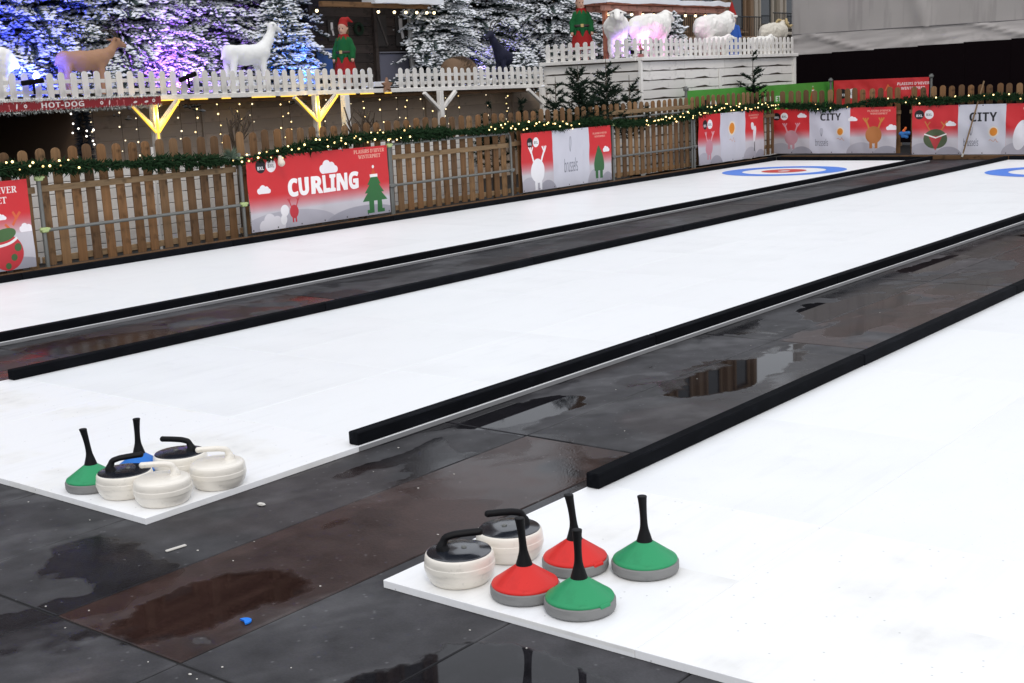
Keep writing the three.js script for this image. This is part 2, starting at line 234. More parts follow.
// ---------------------------------------------------------------- stones
const stoneWhite = new THREE.MeshPhysicalMaterial({ color: lin(0.82, 0.79, 0.735), roughness: 0.32, clearcoat: 0.25, clearcoatRoughness: 0.3 });
const capBlack = new THREE.MeshPhysicalMaterial({ color: lin(0.012, 0.014, 0.02), roughness: 0.16, clearcoat: 0.5, clearcoatRoughness: 0.08 });
const handleBlack = mat(0.006, 0.006, 0.007, 0.5, { specularIntensity: 0.3 });
const scuffTex = dataTex(512, 512, (i, j) => { const u = i / 512, v = j / 512, a = lerp(fbm(u * 40, v * 10, 501, 4), fbm((u - 1) * 40, v * 10, 501, 4), u), b = lerp(fbm(u * 9, v * 7, 505, 4), fbm((u - 1) * 9, v * 7, 505, 4), u), k = 0.97 - 0.1 * sstep(0.52, 0.75, b) - 0.1 * sstep(0.62, 0.75, a) - (hash2(i >> 1, j >> 1, 7) > 0.9975 ? 0.2 : 0); return [toS(k), toS(k * 0.985), toS(k * 0.95)]; }, true);
stoneWhite.map = scuffTex;
const lathe = (pts, n = 56) => new THREE.LatheGeometry(pts.map((p) => new THREE.Vector2(...p)), n);
function smoothProfile(pts, n = 40) { return new THREE.SplineCurve(pts.map((p) => new THREE.Vector2(...p))).getPoints(n).map((p) => [Math.max(0, p.x), p.y]); }
const stoneBody = lathe(smoothProfile([[0, 0], [0.10, 0], [0.118, 0.006], [0.132, 0.03], [0.1385, 0.052], [0.141, 0.06], [0.1405, 0.078], [0.1385, 0.083], [0.1375, 0.1], [0.134, 0.113], [0.128, 0.119]], 60));
const stoneTopWhite = lathe(smoothProfile([[0.129, 0.1185], [0.115, 0.124], [0.06, 0.131], [0.0, 0.133]], 20));
const stoneTopBlack = lathe([[0.1275, 0.117], [0.1285, 0.1195], [0.127, 0.1215], [0.122, 0.1225], [0.085, 0.1265], [0.082, 0.1285], [0.05, 0.131], [0, 0.132]]);
const handleShape = (() => { // gooseneck grip: neck rises at one side and runs level to a rounded free end
  const g = tube([[-0.062, 0.126, 0], [-0.066, 0.15, 0], [-0.05, 0.178, 0], [-0.015, 0.187, 0], [0.035, 0.19, 0], [0.085, 0.191, 0]], 0.0148, 12, 36);
  const p = g.attributes.position; for (let i = 0; i < p.count; i++) { const x = p.getX(i), y = p.getY(i); if (y < 0.165 && x < -0.03) { const k = 1 + 1.0 * clamp((0.165 - y) / 0.04); p.setZ(i, p.getZ(i) * k); p.setX(i, -0.064 + (x + 0.064) * k); } } g.computeVertexNormals();
  const e = new THREE.SphereGeometry(0.015, 12, 8); e.translate(0.086, 0.191, 0); return merge([g, e]);
})();
function stone(x, z, turn, black, label) {
  const t = thing('curling_stone', label, 'curling stone', [x, 0.0335, z], turn, 'curling stones');
  obj('body', stoneBody, stoneWhite, t); obj('cap', black ? stoneTopBlack : stoneTopWhite, black ? capBlack : stoneWhite, t); if (black) obj('bolt', new THREE.CylinderGeometry(0.011, 0.012, 0.004, 6).translate(0.02, 0.1335, 0), steel, t);
  obj('handle', handleShape, black ? handleBlack : stoneWhite, t);
}
// the handle's neck sits at local -x, the free end at +x; turn is about y
const camR = 0.672; // angle whose local +x points to the right across the view
stone(-3.27, -3.639, camR + 0.12, true, 'white stone with glossy black cap at the sheet corner, beside a red pin stone');
stone(-3.267, -3.952, camR + Math.PI + 0.25, true, 'white stone with glossy black cap behind the red pin stone, next to paving');
stone(-5.446, -3.616, camR + 0.35, true, 'white stone with black cap touching the green pin-handled stone');
stone(-5.474, -3.975, camR + Math.PI - 0.15, true, 'white stone with black cap next to the blue pin-handled stone');
stone(-5.175, -3.64, camR + Math.PI + 0.2, false, 'all-white stone with white handle at the sheet corner tip');
stone(-5.154, -3.96, camR + Math.PI + 0.25, false, 'all-white stone with white handle at the sheet edge by the wet paving');
const pinPlate = lathe([[0, 0], [0.122, 0], [0.13, 0.004], [0.134, 0.014], [0.134, 0.039], [0.131, 0.0435], [0.126, 0.045], [0, 0.045]], 64);
const pinCone = (() => { const n = 64, g = lathe([[0.1275, 0.045], [0.1285, 0.05], [0.1255, 0.055], [0.115, 0.062], [0.03, 0.123], [0.022, 0.127], [0, 0.127]], n); const p = g.attributes.position; for (let i = 0; i < p.count; i++) { const x = p.getX(i), y = p.getY(i), z = p.getZ(i), a = Math.atan2(z, x), s = Math.PI / 6, k = Math.cos(s) / Math.cos(((a + 20 * s) % (2 * s)) - s), f = y > 0.057 ? 0.55 : 0; p.setX(i, x * lerp(1, 0.94 + 0.06 * k, f)); p.setZ(i, z * lerp(1, 0.94 + 0.06 * k, f)); } g.computeVertexNormals(); return g; })();
const pinGrip = lathe(smoothProfile([[0.034, 0.114], [0.0325, 0.121], [0.025, 0.146], [0.017, 0.176], [0.0145, 0.21], [0.015, 0.25], [0.0175, 0.29], [0.019, 0.302], [0.017, 0.307], [0, 0.3085]], 48), 24);
const plateMat = mat(0.23, 0.235, 0.24, 0.6, { map: scuffTex });
const pinTooth = cbox(0.052, 0.016, 0.014, 0.004);
const pinMats = { red: mat(0.66, 0.03, 0.026, 0.4, { map: scuffTex }), green: mat(0.03, 0.3, 0.13, 0.42, { map: scuffTex }), blue: mat(0.02, 0.17, 0.62, 0.42, { map: scuffTex }) };
function pin(x, z, col, lean, label, tooth) {
  const t = thing('pin_curling_stone', label, 'curling stone', [x, 0.0335, z], 0, 'pin-handled stones');
  obj('plate', pinPlate, plateMat, t); obj('cone', pinCone, pinMats[col], t); const h = obj('handle', pinGrip, handleBlack, t);
  h.geometry = pinGrip.clone(); const p = h.geometry.attributes.position; for (let i = 0; i < p.count; i++) { const q = Math.pow(clamp((p.getY(i) - 0.15) / 0.2), 1.6); p.setX(i, p.getX(i) + lean * 0.78 * q); p.setZ(i, p.getZ(i) - lean * 0.62 * q); } h.geometry.computeVertexNormals();
  if (tooth !== undefined) { const o = obj('latch', pinTooth, pinMats[col], t); o.position.set(0.1275 * Math.cos(tooth), 0.0445, 0.1275 * Math.sin(tooth)); o.rotation.y = Math.PI / 2 - tooth; }
}
pin(-2.956, -3.655, 'red', -0.015, 'red pin-handled stone touching the green one at the sheet edge');
pin(-2.956, -3.982, 'red', -0.025, 'red pin-handled stone farther from the sheet edge, between black capped and green stones', 0.15);
pin(-2.7, -3.656, 'green', -0.002, 'green pin-handled stone standing by the sheet edge in front of two red ones', 0.15);
pin(-2.706, -4.108, 'green', -0.008, 'green pin-handled stone standing clear of the two red ones');
pin(-5.7, -3.595, 'green', -0.03, 'green pin-handled stone beside white stones and a blue one');
pin(-5.65, -3.85, 'blue', 0.008, 'blue pin-handled stone half hidden behind black capped stones');

// ---------------------------------------------------------------- picket fence round the rink
function picketGeo(w, h, d, round = 0.5) { const s = new THREE.Shape(), r = w / 2, k = round; s.moveTo(-r, 0); s.lineTo(r, 0); s.lineTo(r, h - r * k); for (let i = 1; i <= 5; i++) { const a = (i / 6) * Math.PI; s.lineTo(Math.cos(a) * r, h - r * k + Math.sin(a) * r * k); } s.lineTo(-r, h - r * k); s.closePath(); const g = new THREE.ExtrudeGeometry(s, { depth: d, bevelEnabled: false, curveSegments: 1 }); g.translate(0, 0, -d / 2); return g; }
const woodPickets = [0, 1, 2, 3].map((q) => boxUV(picketGeo(0.118, 1.37 + q * 0.008, 0.02, 0.9), 'y', q * 0.37, q * 0.61));
function fencePanel(label, a, b, { pitch = 0.213, y0 = 0.095, rail = [0.3, 0.98], seed = 1, drop = 0, group = 'wooden picket fence panels' } = {}) {
  const dx = b[0] - a[0], dz = b[1] - a[1], L = Math.hypot(dx, dz), t = thing('picket_fence_panel', label, 'fence', [a[0], 0, a[1]], Math.atan2(-dz, dx), group), R = rng(seed * 77 + 3);
  const n = Math.round(L / pitch);
  for (let i = 0; i < n; i++) { const m = obj('picket', woodPickets[Math.floor(R() * 4)], woodMats[Math.floor(R() * 5)], t); m.position.set((i + 0.5) * (L / n) + (R() - 0.5) * 0.014, y0 + drop + (R() - 0.5) * 0.014, (R() - 0.5) * 0.006); m.rotation.z = (R() - 0.5) * 0.022; m.rotation.y = (R() - 0.5) * 0.05; }
  for (const [k, y] of rail.entries()) { const m = obj('rail', boxUV(cbox(L - 0.02, 0.075, 0.03, 0.004), 'x', seed * 0.3, k), railMat, t); m.position.set(L / 2, y, y > 0.6 ? 0.03 : -0.03); m.rotation.z = (R() - 0.5) * 0.008; }
  return t;
}
const FX = -13.87, FZ = -26.86, posts = [-5.47, -8.42, -11.4, -14.25, -17.22, -20.2, -23.12, -26.1];
const leftLabels = ['wooden picket fence panel behind the banner beside the hot-dog sign', 'wooden picket fence panel with white boards showing through, next to the hot-dog stall', 'wooden picket fence panel behind the curling banner', 'wooden picket fence panel between the curling banner and the reindeer banner', 'wooden picket fence panel behind the banner with a white reindeer shape', 'wooden picket fence panel below the cluster of fir saplings, before the corner banner', 'wooden picket fence panel behind the banner at the fence corner'];
const leftRails = [[0.16, 0.98], [0.15, 0.99], [0.16, 0.95], [0.16, 0.93], [0.16, 0.95], [0.16, 1.32], [0.16, 0.95]];
for (let i = 0; i < 7; i++) fencePanel(leftLabels[i], [FX, posts[i] - 0.01], [FX, posts[i + 1] + 0.01], { seed: i + 1, rail: leftRails[i], drop: [-0.03, -0.015, 0, 0, 0, 0.02, 0.04][i] });
fencePanel('wooden picket fence panel closing the corner beside the last side banner', [FX, -26.12], [FX, -26.8], { seed: 9, drop: 0.03 });
fencePanel('wooden picket fence panel behind the far banner with CITY half under the garland', [-13.8, FZ], [-10.95, FZ], { seed: 10, pitch: 0.195, drop: 0.02 });
fencePanel('wooden picket fence panel behind the far banner with the pole leaning on it', [-10.78, FZ], [-7.85, FZ], { seed: 11, pitch: 0.195, drop: 0.02 });
fencePanel('wooden picket fence panel at the far end of the stone-corner lane', [-7.7, FZ], [-4.8, FZ], { seed: 12, pitch: 0.195, drop: 0.02 });
// timber sill in front of the pickets
{ const R = rng(8); const sill = (label, a, b) => { const L = Math.hypot(b[0] - a[0], b[1] - a[1]), o = single('timber_sill', boxUV(cbox(L - 0.012, 0.085, 0.11, 0.006), 'x', R(), R()), woodMats[3], label, 'timber', 'timber sills under the fence'); o.position.set((a[0] + b[0]) / 2, 0.044, (a[1] + b[1]) / 2); o.rotation.y = Math.atan2(-(b[1] - a[1]), b[0] - a[0]); };
  for (let i = 0; i < 7; i++) sill('rough brown timber sill at the foot of the side picket fence', [-13.74, posts[i]], [-13.74, posts[i + 1]]);
  for (let i = 0; i < 3; i++) sill('rough brown timber sill below the far banners', [-13.65 + i * 2.95, -26.68], [-13.65 + (i + 1) * 2.95, -26.68]); }
// tubular steel: posts, rails and clamps
{
  const clampG = merge([cbox(0.075, 0.06, 0.09, 0.012), (() => { const g = cbox(0.03, 0.03, 0.13, 0.008); g.translate(0.02, 0.01, 0); return g; })()]);
  const where = ['beside the hot-dog side banner', 'at the left of the curling banner', 'at the right of the curling banner', 'before the banner with a white reindeer shape', 'after the banner with a white reindeer shape', 'before the banner in the fence corner'];
  posts.slice(1, 7).forEach((z, i) => {
    if (i === 3) return;
    const t = thing('steel_post', 'galvanised steel tube post with clamps ' + where[i], 'post', [-13.77, 0, z], 0, 'steel posts along the fence');
    obj('tube', rod([0, 0.02, 0], [0, 1.2, 0], 0.026), steel, t); for (const y of [0.52, 1.12]) { const c = obj('clamp', clampG, y > 1 || i < 2 ? clampMat : steel, t); c.position.set(0.01, y, 0); }
  });
  const rail = (label, z0, z1, y) => single('steel_rail', rod([-13.765, y, z0], [-13.765, y, z1], 0.021), steel, label, 'rail', 'steel rails along the fence');
  rail('grey steel tube rail across pickets left of the curling banner', posts[1] - 0.05, posts[2] + 0.05, 0.515);
  rail('grey steel tube rail behind the curling banner', posts[2] - 0.05, posts[3] + 0.05, 0.51);
  const frame = (label, z0, z1, y1) => { const t = thing('steel_barrier', label, 'barrier', [-13.79, 0, z0], 0, 'steel barrier frames'); const L = z1 - z0, s = Math.sign(L), r = 0.11; const path = [[0, 0.06, 0], [0, y1 - r, 0], [0, y1 - 0.3 * r, s * 0.3 * r], [0, y1, s * r], [0, y1, L - s * r], [0, y1 - 0.3 * r, L - s * 0.3 * r], [0, y1 - r, L], [0, 0.06, L]]; obj('frame', tube(path, 0.021, 8, 90), steel, t); obj('rail', rod([0, 0.515, 0.02 * s], [0, 0.515, L - 0.02 * s], 0.02), steel, t); for (const zz of [0, L]) { const c = obj('clamp', clampG, steel, t); c.position.set(0, 0.515, zz); } };
  frame('grey steel tube barrier between curling and reindeer banners', posts[3] - 0.06, posts[4] + 0.02, 1.13);
  frame('grey steel tube barrier between the reindeer banner and the corner banner', posts[5] - 0.04, posts[6] + 0.06, 1.22);
}

// ---------------------------------------------------------------- banners
const F = (x, s, y, w = 'bold', fam = 'sans-serif') => { x.font = `${w} ${s}px ${fam}`; };
const blobCloud = (x, cx, cy, s, c = '#f3eef2') => { x.fillStyle = c; for (const [a, b, r] of [[-0.8, 0.1, 0.42], [-0.25, -0.18, 0.55], [0.4, -0.02, 0.5], [0.9, 0.16, 0.32]]) { x.beginPath(); x.arc(cx + a * s, cy + b * s, r * s, 0, 7); x.fill(); } x.fillRect(cx - 0.85 * s, cy + 0.1 * s, 1.8 * s, 0.4 * s); };
function redField(x, x0, x1, h, hill) { x.fillStyle = '#d02a30'; x.fillRect(x0, 0, x1 - x0, h); { const gr = x.createLinearGradient(0, h * (hill - 0.13), 0, h * (hill + 0.1)); gr.addColorStop(0, 'rgba(201,197,204,0)'); gr.addColorStop(1, 'rgba(201,197,204,1)'); x.fillStyle = gr; x.fillRect(x0, h * (hill - 0.13), x1 - x0, h); }  x.fillStyle = '#b3b0ba'; x.beginPath(); x.ellipse(x0 + (x1 - x0) * 0.25, h * 1.0, (x1 - x0) * 0.34, h * 0.24, 0, 0, 7); x.fill(); x.fillStyle = '#a3a1ac'; x.beginPath(); x.ellipse(x0 + (x1 - x0) * 0.8, h * 1.06, (x1 - x0) * 0.3, h * 0.22, 0, 0, 7); x.fill(); }
const badges = (x, cx, cy, r) => { x.fillStyle = '#17151a'; x.beginPath(); x.arc(cx, cy, r, 0, 7); x.fill(); x.fillStyle = '#f2f0f2'; x.beginPath(); x.arc(cx + r * 2.1, cy, r, 0, 7); x.fill(); x.textAlign = 'center'; F(x, r * 0.75); x.fillText('BXL', cx, cy + r * 0.5); x.fillStyle = '#777'; x.fillText('BXL', cx + r * 2.1, cy + r * 0.3); };
const firShape = (x, cx, y0, y1, w, c = '#2f7a3c') => { const H = y1 - y0; x.fillStyle = c; for (let i = 0; i < 3; i++) { x.beginPath(); x.moveTo(cx, y0 + H * (0.0 + i * 0.14)); x.lineTo(cx + w * (0.3 + i * 0.12), y0 + H * (0.34 + i * 0.19)); x.lineTo(cx - w * (0.3 + i * 0.12), y0 + H * (0.34 + i * 0.19)); x.fill(); } x.fillRect(cx - w * 0.26, y0 + H * 0.7, w * 0.2, H * 0.27); x.fillRect(cx + w * 0.08, y0 + H * 0.7, w * 0.2, H * 0.27); x.fillRect(cx - w * 0.36, y0 + H * 0.92, w * 0.3, H * 0.08); x.fillRect(cx + w * 0.08, y0 + H * 0.92, w * 0.3, H * 0.08); x.fillStyle = '#cf4a26'; x.beginPath(); x.moveTo(cx - w * 0.13, y0 + H * 0.14); x.lineTo(cx, y0 - H * 0.06); x.lineTo(cx + w * 0.13, y0 + H * 0.14); x.fill(); x.fillStyle = '#f4f1ee'; x.fillRect(cx - w * 0.17, y0 + H * 0.1, w * 0.34, H * 0.07); x.beginPath(); x.arc(cx, y0 - H * 0.07, w * 0.05, 0, 7); x.fill(); };
const twoLines = (x, cx, y, s) => { x.fillStyle = '#e9b9a4'; x.textAlign = 'center'; F(x, s, 'bold', 'bold', 'serif'); x.fillText("PLAISIRS D'HIVER", cx, y); x.fillText('WINTERPRET', cx, y + s * 1.1); };
const ornament = (x, cx, cy, r, c, arms) => { x.strokeStyle = arms || c; x.lineWidth = r * 0.22; for (const s of [-1, 1]) { x.beginPath(); x.moveTo(cx + s * r * 0.5, cy - r * 0.6); x.lineTo(cx + s * r * 0.95, cy - r * 1.8); x.stroke(); x.lineWidth = r * 0.16; for (const q of [-0.5, 0.1, 0.6]) { x.beginPath(); x.moveTo(cx + s * r * 0.95, cy - r * 1.6); x.lineTo(cx + s * r * (0.95 + q * 0.6), cy - r * 2.15); x.stroke(); } x.lineWidth = r * 0.22; } x.fillStyle = c; x.beginPath(); x.ellipse(cx, cy, r, r * 1.08, 0, 0, 7); x.fill(); x.fillRect(cx - r * 0.5, cy + r * 0.8, r * 0.35, r * 0.9); x.fillRect(cx + r * 0.15, cy + r * 0.8, r * 0.35, r * 0.9); };
const logos = (x, cx, h, both) => { x.textAlign = 'center'; x.strokeStyle = '#6a6a78'; x.lineWidth = 2; for (const q of [-1, 0, 1]) { x.beginPath(); x.moveTo(cx, h * (both ? 0.62 : 0.4)); x.quadraticCurveTo(cx + q * h * 0.05, h * (both ? 0.5 : 0.25), cx + q * h * 0.012, h * (both ? 0.44 : 0.13)); x.stroke(); } x.save(); x.translate(cx, h * (both ? 0.83 : 0.75)); x.scale(0.62, 1.55); x.fillStyle = '#686a78'; F(x, h * (both ? 0.13 : 0.2), 0, 'normal'); x.fillText('brussels', 0, 0); x.restore(); };
const egg = (x, cx, cy, r) => { x.fillStyle = '#e8dcc8'; x.beginPath(); x.ellipse(cx, cy, r * 1.15, r * 1.25, 0.2, 0, 7); x.fill(); x.fillStyle = '#e08a28'; x.beginPath(); x.ellipse(cx, cy, r * 0.85, r * 0.95, 0.2, 0, 7); x.fill(); x.strokeStyle = '#c98a6a'; x.lineWidth = 3; x.beginPath(); x.moveTo(cx - r, cy + r * 2); x.bezierCurveTo(cx - r * 0.4, cy + r * 1.3, cx, cy + r * 3, cx + r * 0.4, cy + r * 1.7); x.bezierCurveTo(cx + r * 0.7, cy + r * 1.4, cx + r * 0.6, cy + r * 2.6, cx + r * 1.2, cy + r * 2.3); x.stroke(); };
const eyelets = (x, w, h) => { x.fillStyle = '#3a3638'; for (let i = 0; i <= 6; i++) for (const y of [0.02, 0.975]) { x.beginPath(); x.arc(10 + (w - 20) * i / 6, h * y, 3.2, 0, 7); x.fill(); } };
const W = 840, Hh = 300;
const art = {
  side(x, w, h) { redField(x, 0, w, h, 0.5); x.fillStyle = '#f2ece8'; x.textAlign = 'right'; F(x, h * 0.1, 0, 'bold', 'serif'); x.fillText("PLAISIRS D'HIVER", w * 0.95, h * 0.14); x.fillText('WINTERPRET', w * 0.9, h * 0.25); x.strokeStyle = '#d9643a'; x.lineWidth = 9; x.beginPath(); x.moveTo(w * 0.91, h * 0.5); x.lineTo(w * 0.955, h * 0.36); x.moveTo(w * 0.935, h * 0.43); x.lineTo(w * 0.92, h * 0.35); x.moveTo(w * 0.9, h * 0.56); x.lineTo(w * 0.875, h * 0.48); x.stroke(); blobCloud(x, w * 0.975, h * 0.55, 24); blobCloud(x, w * 0.86, h * 0.4, 18); x.fillStyle = '#c8323a'; x.beginPath(); x.ellipse(w * 0.87, h * 0.8, w * 0.075, h * 0.2, 0.3, 0, 7); x.fill(); x.fillStyle = '#46683a'; x.beginPath(); x.ellipse(w * 0.86, h * 0.6, w * 0.06, h * 0.07, -0.2, 0, 7); x.fill(); for (const [a, b, r] of [[0.92, 0.75, 14], [0.9, 0.86, 12], [0.87, 0.95, 11]]) { x.beginPath(); x.arc(w * a, h * b, r, 0, 7); x.fill(); } x.strokeStyle = '#f2f0ee'; x.lineWidth = 9; x.beginPath(); x.moveTo(w * 0.8, h * 0.72); x.quadraticCurveTo(w * 0.88, h * 0.73, w * 0.92, h * 0.64); x.stroke(); },
  curling(x, w, h) {
    redField(x, 0, w, h, 0.66); badges(x, w * 0.09, h * 0.13, h * 0.09); blobCloud(x, w * 0.55, h * 0.24, 46); blobCloud(x, w * 0.1, h * 0.45, 29); blobCloud(x, w * 0.14, h * 0.92, 60, '#dcd8de');
    x.fillStyle = '#fbf8f8'; x.strokeStyle = '#fbf8f8'; x.lineWidth = 6; x.lineJoin = 'round'; x.textAlign = 'left'; F(x, 92); const tw = x.measureText('CURLING').width; x.save(); x.translate(w * 0.255, h * 0.575); x.scale(w * 0.52 / tw, 1.04); x.fillText('CURLING', 0, 0); x.strokeText('CURLING', 0, 0); x.restore();
    twoLines(x, w * 0.86, h * 0.085, 21); firShape(x, w * 0.885, h * 0.34, h * 0.97, 150, '#2c6a36'); ornament(x, w * 0.29, h * 0.79, 26, '#c5303c', '#c5303c'); x.fillStyle = '#f0edf0'; x.beginPath(); x.arc(w * 0.225, h * 0.76, 24, 0, 7); x.fill(); x.beginPath(); x.ellipse(w * 0.215, h * 0.88, 18, 22, 0, 0, 7); x.fill();
    eyelets(x, w, h);
  },
  reindeer(x, w, h) { x.fillStyle = '#cfcfda'; x.fillRect(0, 0, w, h); redField(x, 0, w * 0.33, h, 0.62); badges(x, w * 0.09, h * 0.17, h * 0.085); x.fillStyle = '#f1f0f4'; x.strokeStyle = '#f1f0f4'; ornament(x, w * 0.165, h * 0.66, 58, '#f1f0f4', '#f4f4f6'); logos(x, w * 0.53, h, false); redField(x, w * 0.74, w, h, 0.6); twoLines(x, w * 0.87, h * 0.14, 15); x.fillStyle = '#33673a'; x.beginPath(); x.moveTo(w * 0.85, h * 0.34); x.quadraticCurveTo(w * 0.94, h * 0.6, w * 0.9, h * 0.8); x.lineTo(w * 0.8, h * 0.8); x.quadraticCurveTo(w * 0.78, h * 0.55, w * 0.85, h * 0.34); x.fill(); x.fillRect(w * 0.81, h * 0.78, w * 0.03, h * 0.16); x.fillRect(w * 0.86, h * 0.78, w * 0.03, h * 0.16); blobCloud(x, w * 0.94, h * 0.43, 26); eyelets(x, w, h); },
  corner(x, w, h) { x.fillStyle = '#cdcdd8'; x.fillRect(0, 0, w, h); redField(x, 0, w * 0.32, h, 0.56); badges(x, w * 0.09, h * 0.2, h * 0.095); ornament(x, w * 0.15, h * 0.66, 44, '#c98a96', '#e2a9ae'); egg(x, w * 0.5, h * 0.33, 36); redField(x, w * 0.7, w, h, 0.55); twoLines(x, w * 0.84, h * 0.12, 15); x.fillStyle = '#e9e7ec'; x.beginPath(); x.ellipse(w * 0.84, h * 0.5, 24, 54, 0.3, 0, 7); x.fill(); x.beginPath(); x.arc(w * 0.81, h * 0.33, 24, 0, 7); x.fill(); x.fillStyle = '#333'; x.fillRect(w * 0.83, h * 0.66, 10, 60); eyelets(x, w, h); },
  cityA(x, w, h) { x.fillStyle = '#cfcfdb'; x.fillRect(0, 0, w, h); redField(x, 0, w * 0.32, h, 0.58); badges(x, w * 0.05, h * 0.16, h * 0.085); blobCloud(x, w * 0.26, h * 0.15, 26); ornament(x, w * 0.17, h * 0.64, 46, '#c7929c', '#dd9aa4'); x.fillStyle = '#16161c'; x.textAlign = 'center'; F(x, 66); x.fillText('CITY', w * 0.49, h * 0.27); logos(x, w * 0.42, h, true); egg(x, w * 0.57, h * 0.52, 24); redField(x, w * 0.65, w, h, 0.55); twoLines(x, w * 0.87, h * 0.1, 16); ornament(x, w * 0.83, h * 0.6, 52, '#b8743c', '#c98238'); blobCloud(x, w * 0.67, h * 0.25, 26); blobCloud(x, w * 0.97, h * 0.45, 30); eyelets(x, w, h); },
  cityB(x, w, h) { x.fillStyle = '#d2d2dc'; x.fillRect(0, 0, w, h); redField(x, 0, w * 0.33, h, 0.58); badges(x, w * 0.05, h * 0.18, h * 0.095); blobCloud(x, w * 0.28, h * 0.38, 26); x.strokeStyle = '#c9783a'; x.lineWidth = 7; for (const s of [-1, 1]) { x.beginPath(); x.moveTo(w * (0.17 + s * 0.04), h * 0.52); x.lineTo(w * (0.17 + s * 0.08), h * 0.32); x.moveTo(w * (0.17 + s * 0.065), h * 0.42); x.lineTo(w * (0.17 + s * 0.04), h * 0.33); x.stroke(); } x.fillStyle = '#4f5d40'; x.beginPath(); x.ellipse(w * 0.17, h * 0.68, w * 0.085, h * 0.2, 0, 0, 7); x.fill(); x.fillStyle = '#b8383c'; x.beginPath(); x.moveTo(w * 0.12, h * 0.62); x.lineTo(w * 0.22, h * 0.62); x.lineTo(w * 0.17, h * 0.92); x.fill(); x.strokeStyle = '#f2f0ee'; x.lineWidth = 8; x.beginPath(); x.moveTo(w * 0.09, h * 0.58); x.lineTo(w * 0.17, h * 0.66); x.lineTo(w * 0.25, h * 0.58); x.stroke(); x.fillStyle = '#16161c'; x.textAlign = 'center'; F(x, 76); x.fillText('CITY', w * 0.5, h * 0.34); logos(x, w * 0.42, h, true); egg(x, w * 0.575, h * 0.55, 26); redField(x, w * 0.66, w, h, 0.6); twoLines(x, w * 0.86, h * 0.12, 16); x.fillStyle = '#eceaf0'; x.beginPath(); x.ellipse(w * 0.76, h * 0.62, 40, 90, 0.2, 0, 7); x.fill(); eyelets(x, w, h); },
};
function banner(name, label, w, h, pos, turn, draw, cat = 'banner', group, seed = 1, cw = W, ch = Hh) {
  const g = new THREE.PlaneGeometry(w, h, 72, 26), p = g.attributes.position;
  for (let i = 0; i < p.count; i++) { const x = p.getX(i), y = p.getY(i), e = Math.min(1, 3 * (0.5 - Math.abs(y / h))); p.setZ(i, 0.05 * (fbm(x * 2.6 + seed * 9, y * 1.2 + x * 0.4, seed, 4) - 0.5) * (0.25 + e) + 0.007 * Math.sin(x * 13 + y * 8 + seed) * e + 0.012 * (fbm(x * 7 + y * 5, y * 4 - x * 3, seed + 40, 3) - 0.5)); }
  g.computeVertexNormals();
  const m = new THREE.MeshStandardMaterial({ map: canvasTex(cw, ch, draw), roughness: 0.48, side: THREE.DoubleSide });
  const o = single(name, g, m, label, cat, group); o.position.set(...pos); o.rotation.y = turn; return o;
}
const bn = (label, za, zb, y0, y1, draw, s) => banner('printed_banner', label, za - zb, y1 - y0, [-13.712, (y0 + y1) / 2, (za + zb) / 2], Math.PI / 2, draw, 'banner', 'banners on the fence', s);
bn('red and grey banner with winter lettering beside the steel post near the hot-dog sign', -5.55, -8.24, 0.12, 1.13, art.side, 1);
bn('red banner with large white CURLING lettering and a green fir shape', -11.46, -14.16, 0.13, 1.13, art.curling, 2);
bn('white banner with red ends, a white antlered shape and tall grey lettering', -17.39, -20.05, 0.12, 1.11, art.reindeer, 3);
bn('white banner with red ends and an orange egg-like logo in the fence corner', -23.2, -25.97, 0.13, 1.14, art.corner, 4);
const bf = (label, xa, xb, y0, y1, draw, s) => banner('printed_banner', label, xb - xa, y1 - y0, [(xa + xb) / 2, (y0 + y1) / 2, -26.72], 0, draw, 'banner', 'banners on the fence', s);
bf('far banner with CITY partly under the garland and a brown antlered shape', -13.93, -11.02, 0.13, 1.1, art.cityA, 5);
bf('far banner with bold CITY lettering behind the leaning pole', -10.67, -7.75, 0.1, 1.1, art.cityB, 6);
